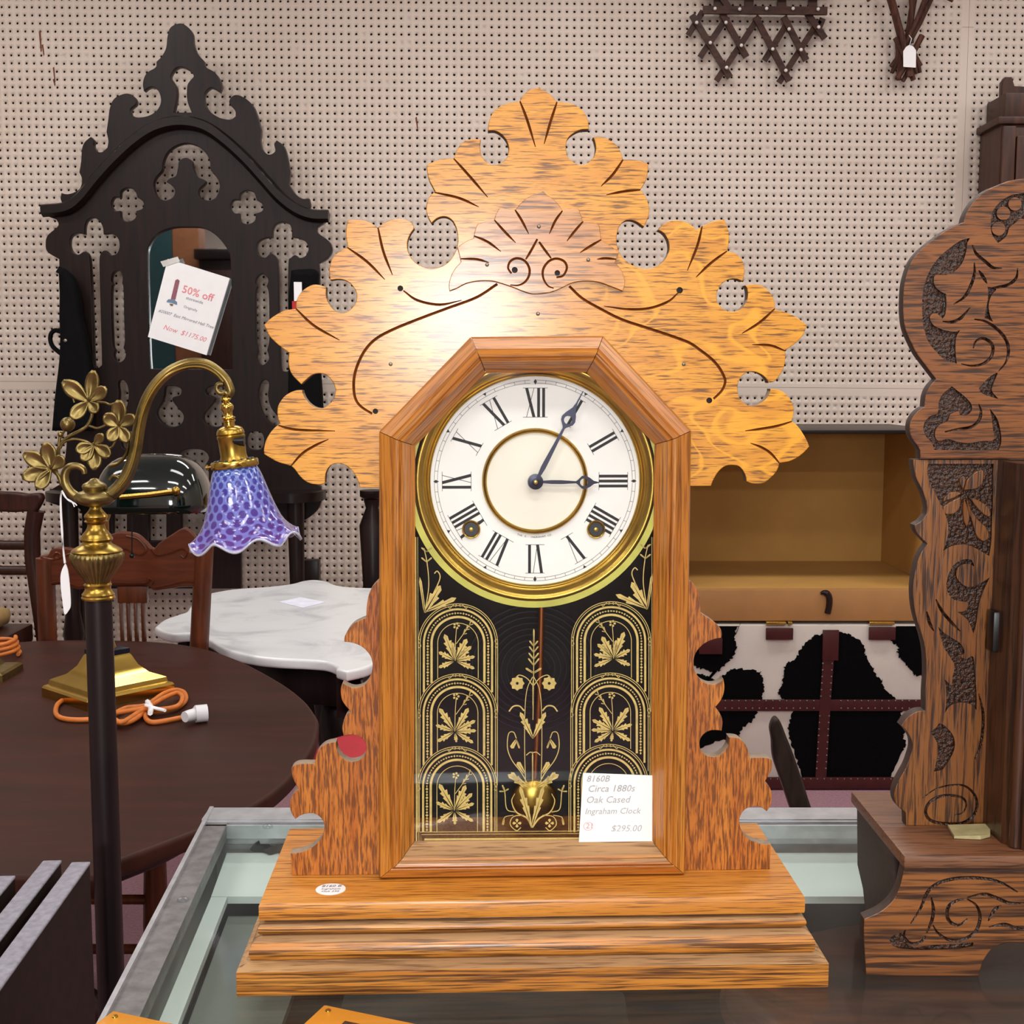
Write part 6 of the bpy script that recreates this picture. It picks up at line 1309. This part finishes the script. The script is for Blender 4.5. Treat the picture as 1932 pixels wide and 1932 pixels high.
ft = hang('shade_fitter', [(1000, 120), (1006, 205), (1018, 214), (1062, 214), (1072, 206), (1074, 190), (1012, 186)], M['brass_new'], 48, ang=40)
for k in range(14):
    a = 2 * math.pi * k / 14; c = S0 + (S1 - S0) * ((1005 - 425) / 615) + (e1_ * math.cos(a) + e2_ * math.sin(a)) * (165 / 4.83 * kpx); V, Fc = sphere_vf(c, .0028, 8, 4, (1, 1, .5)); obj('vent_hole', V, Fc, M['black'], ft, 60)
for a in (math.pi, math.pi + 2.1, math.pi - 2.1):
    c = S0 + (S1 - S0) * ((1045 - 425) / 615); d = e1_ * math.cos(a) + e2_ * math.sin(a); V, Fc = tube_vf([c + d * (205 / 4.83 * kpx), c + d * (245 / 4.83 * kpx), c + d * (246 / 4.83 * kpx), c + d * (262 / 4.83 * kpx)], [.0016, .0016, .003, .003], 8); obj('thumb_screw', V, Fc, M['brass_new'], ft, 60)
def opal():
    t = NT('opalescent_coin_spot_glass'); uvn = t.n('ShaderNodeUVMap'); sp = t.n('ShaderNodeSeparateXYZ'); t.l(uvn.outputs[0], sp.inputs[0])
    U, Vv = 19.0, 14.0
    def cell(off):
        u = t.math('ADD', t.math('MULTIPLY', sp.outputs[0], U), off); v = t.math('ADD', t.math('MULTIPLY', sp.outputs[1], Vv / 2), off)
        fu = t.math('SUBTRACT', t.math('FRACT', u), .5); fv = t.math('SUBTRACT', t.math('FRACT', v), .5)
        fv = t.math('MULTIPLY', fv, 1.25)
        return t.math('SQRT', t.math('ADD', t.math('MULTIPLY', fu, fu), t.math('MULTIPLY', fv, fv)))
    d = t.math('MINIMUM', cell(0.0), cell(.5)); spot = t.ramp(d, [(.27, 1.0), (.35, 0.0)])
    base = t.ramp(sp.outputs[1], [(.0, srgb(120, 156, 222)), (.35, srgb(130, 142, 220)), (.8, srgb(128, 124, 206)), (.95, srgb(140, 136, 208)), (.985, srgb(222, 226, 242))])
    sc2 = t.ramp(sp.outputs[1], [(.0, srgb(60, 84, 176)), (.4, srgb(78, 66, 164)), (.75, srgb(92, 58, 142)), (1.0, srgb(110, 70, 150))])
    c = t.mix(t.math('MULTIPLY', spot, t.ramp(sp.outputs[1], [(.03, 0.0), (.06, 1.0), (.93, 1.0), (.97, 0.0)])), base, sc2)
    t.col(c); t.set(Roughness=.12, Coat_Weight=.6, Coat_Roughness=.05, Subsurface_Weight=.15, Subsurface_Radius=(.01, .01, .012), Transmission_Weight=.08)
    t.bump(t.ramp(d, [(.2, 0.0), (.45, 1.0)]), .35, .002); return t.m
rows = [(1066, 184), (1080, 196), (1110, 212), (1150, 226), (1210, 244), (1270, 260), (1340, 280), (1410, 300), (1480, 324), (1550, 352), (1610, 386), (1660, 424), (1700, 462), (1728, 492), (1745, 512)]
N_ = len(rows)
def ruffle(i): return max(0.0, (i - (N_ - 7)) / 6.0) ** 1.6
shd2 = hang('shade', rows, opal(), 120, lamp, lambda r, i, a: r * (1 + .03 * ruffle(i) * math.sin(a * 8 + .6)), 70, False, True, lambda i, a: .006 * ruffle(i) * math.sin(a * 8 + 2.0))
sm = shd2.modifiers.new('thickness', 'SOLIDIFY'); sm.thickness = .0025
# ---- swing tag tied to the lamp
s0 = fp(crop(0, 880, 5.085), 600, 225, -.02); s1 = fp(crop(0, 880, 5.085), 625, 945, -.02)
GFr = Frame(FF.M @ s1); tg2 = thing('swing_tag', 'white swing tag on long string tied to the floor lamp', 'tag', GFr)
loc = lambda x, y, ly=-.02: GFr.I @ (FF.M @ fp(crop(0, 880, 5.085), x, y, ly))
tl = path('625,930* 595,990 580,1060 585,1180 600,1300 612,1395 628,1420 660,1380 678,1330 672,1180 655,1020 640,960', lambda x, y: (loc(x, y).x, loc(x, y).z), 5); yv = loc(625, 1000).y
plate('tag_card', [tl], yv, yv + .0012, M['paper'], tg2)
for s in ('600,230 585,290 590,450 600,620 605,800 618,930', '595,235 580,300 580,460 592,640 612,820 628,925', '600,240 650,320 710,350 738,376', '590,235 630,300 690,340 715,388'):
    P = [Vector(p) for p in cr([tuple(loc(*map(float, w.split(',')))) for w in s.split()], 6)]; V, Fc = tube_vf(P, .0007, 5); obj('string', V, Fc, M['paper'], tg2, 60)
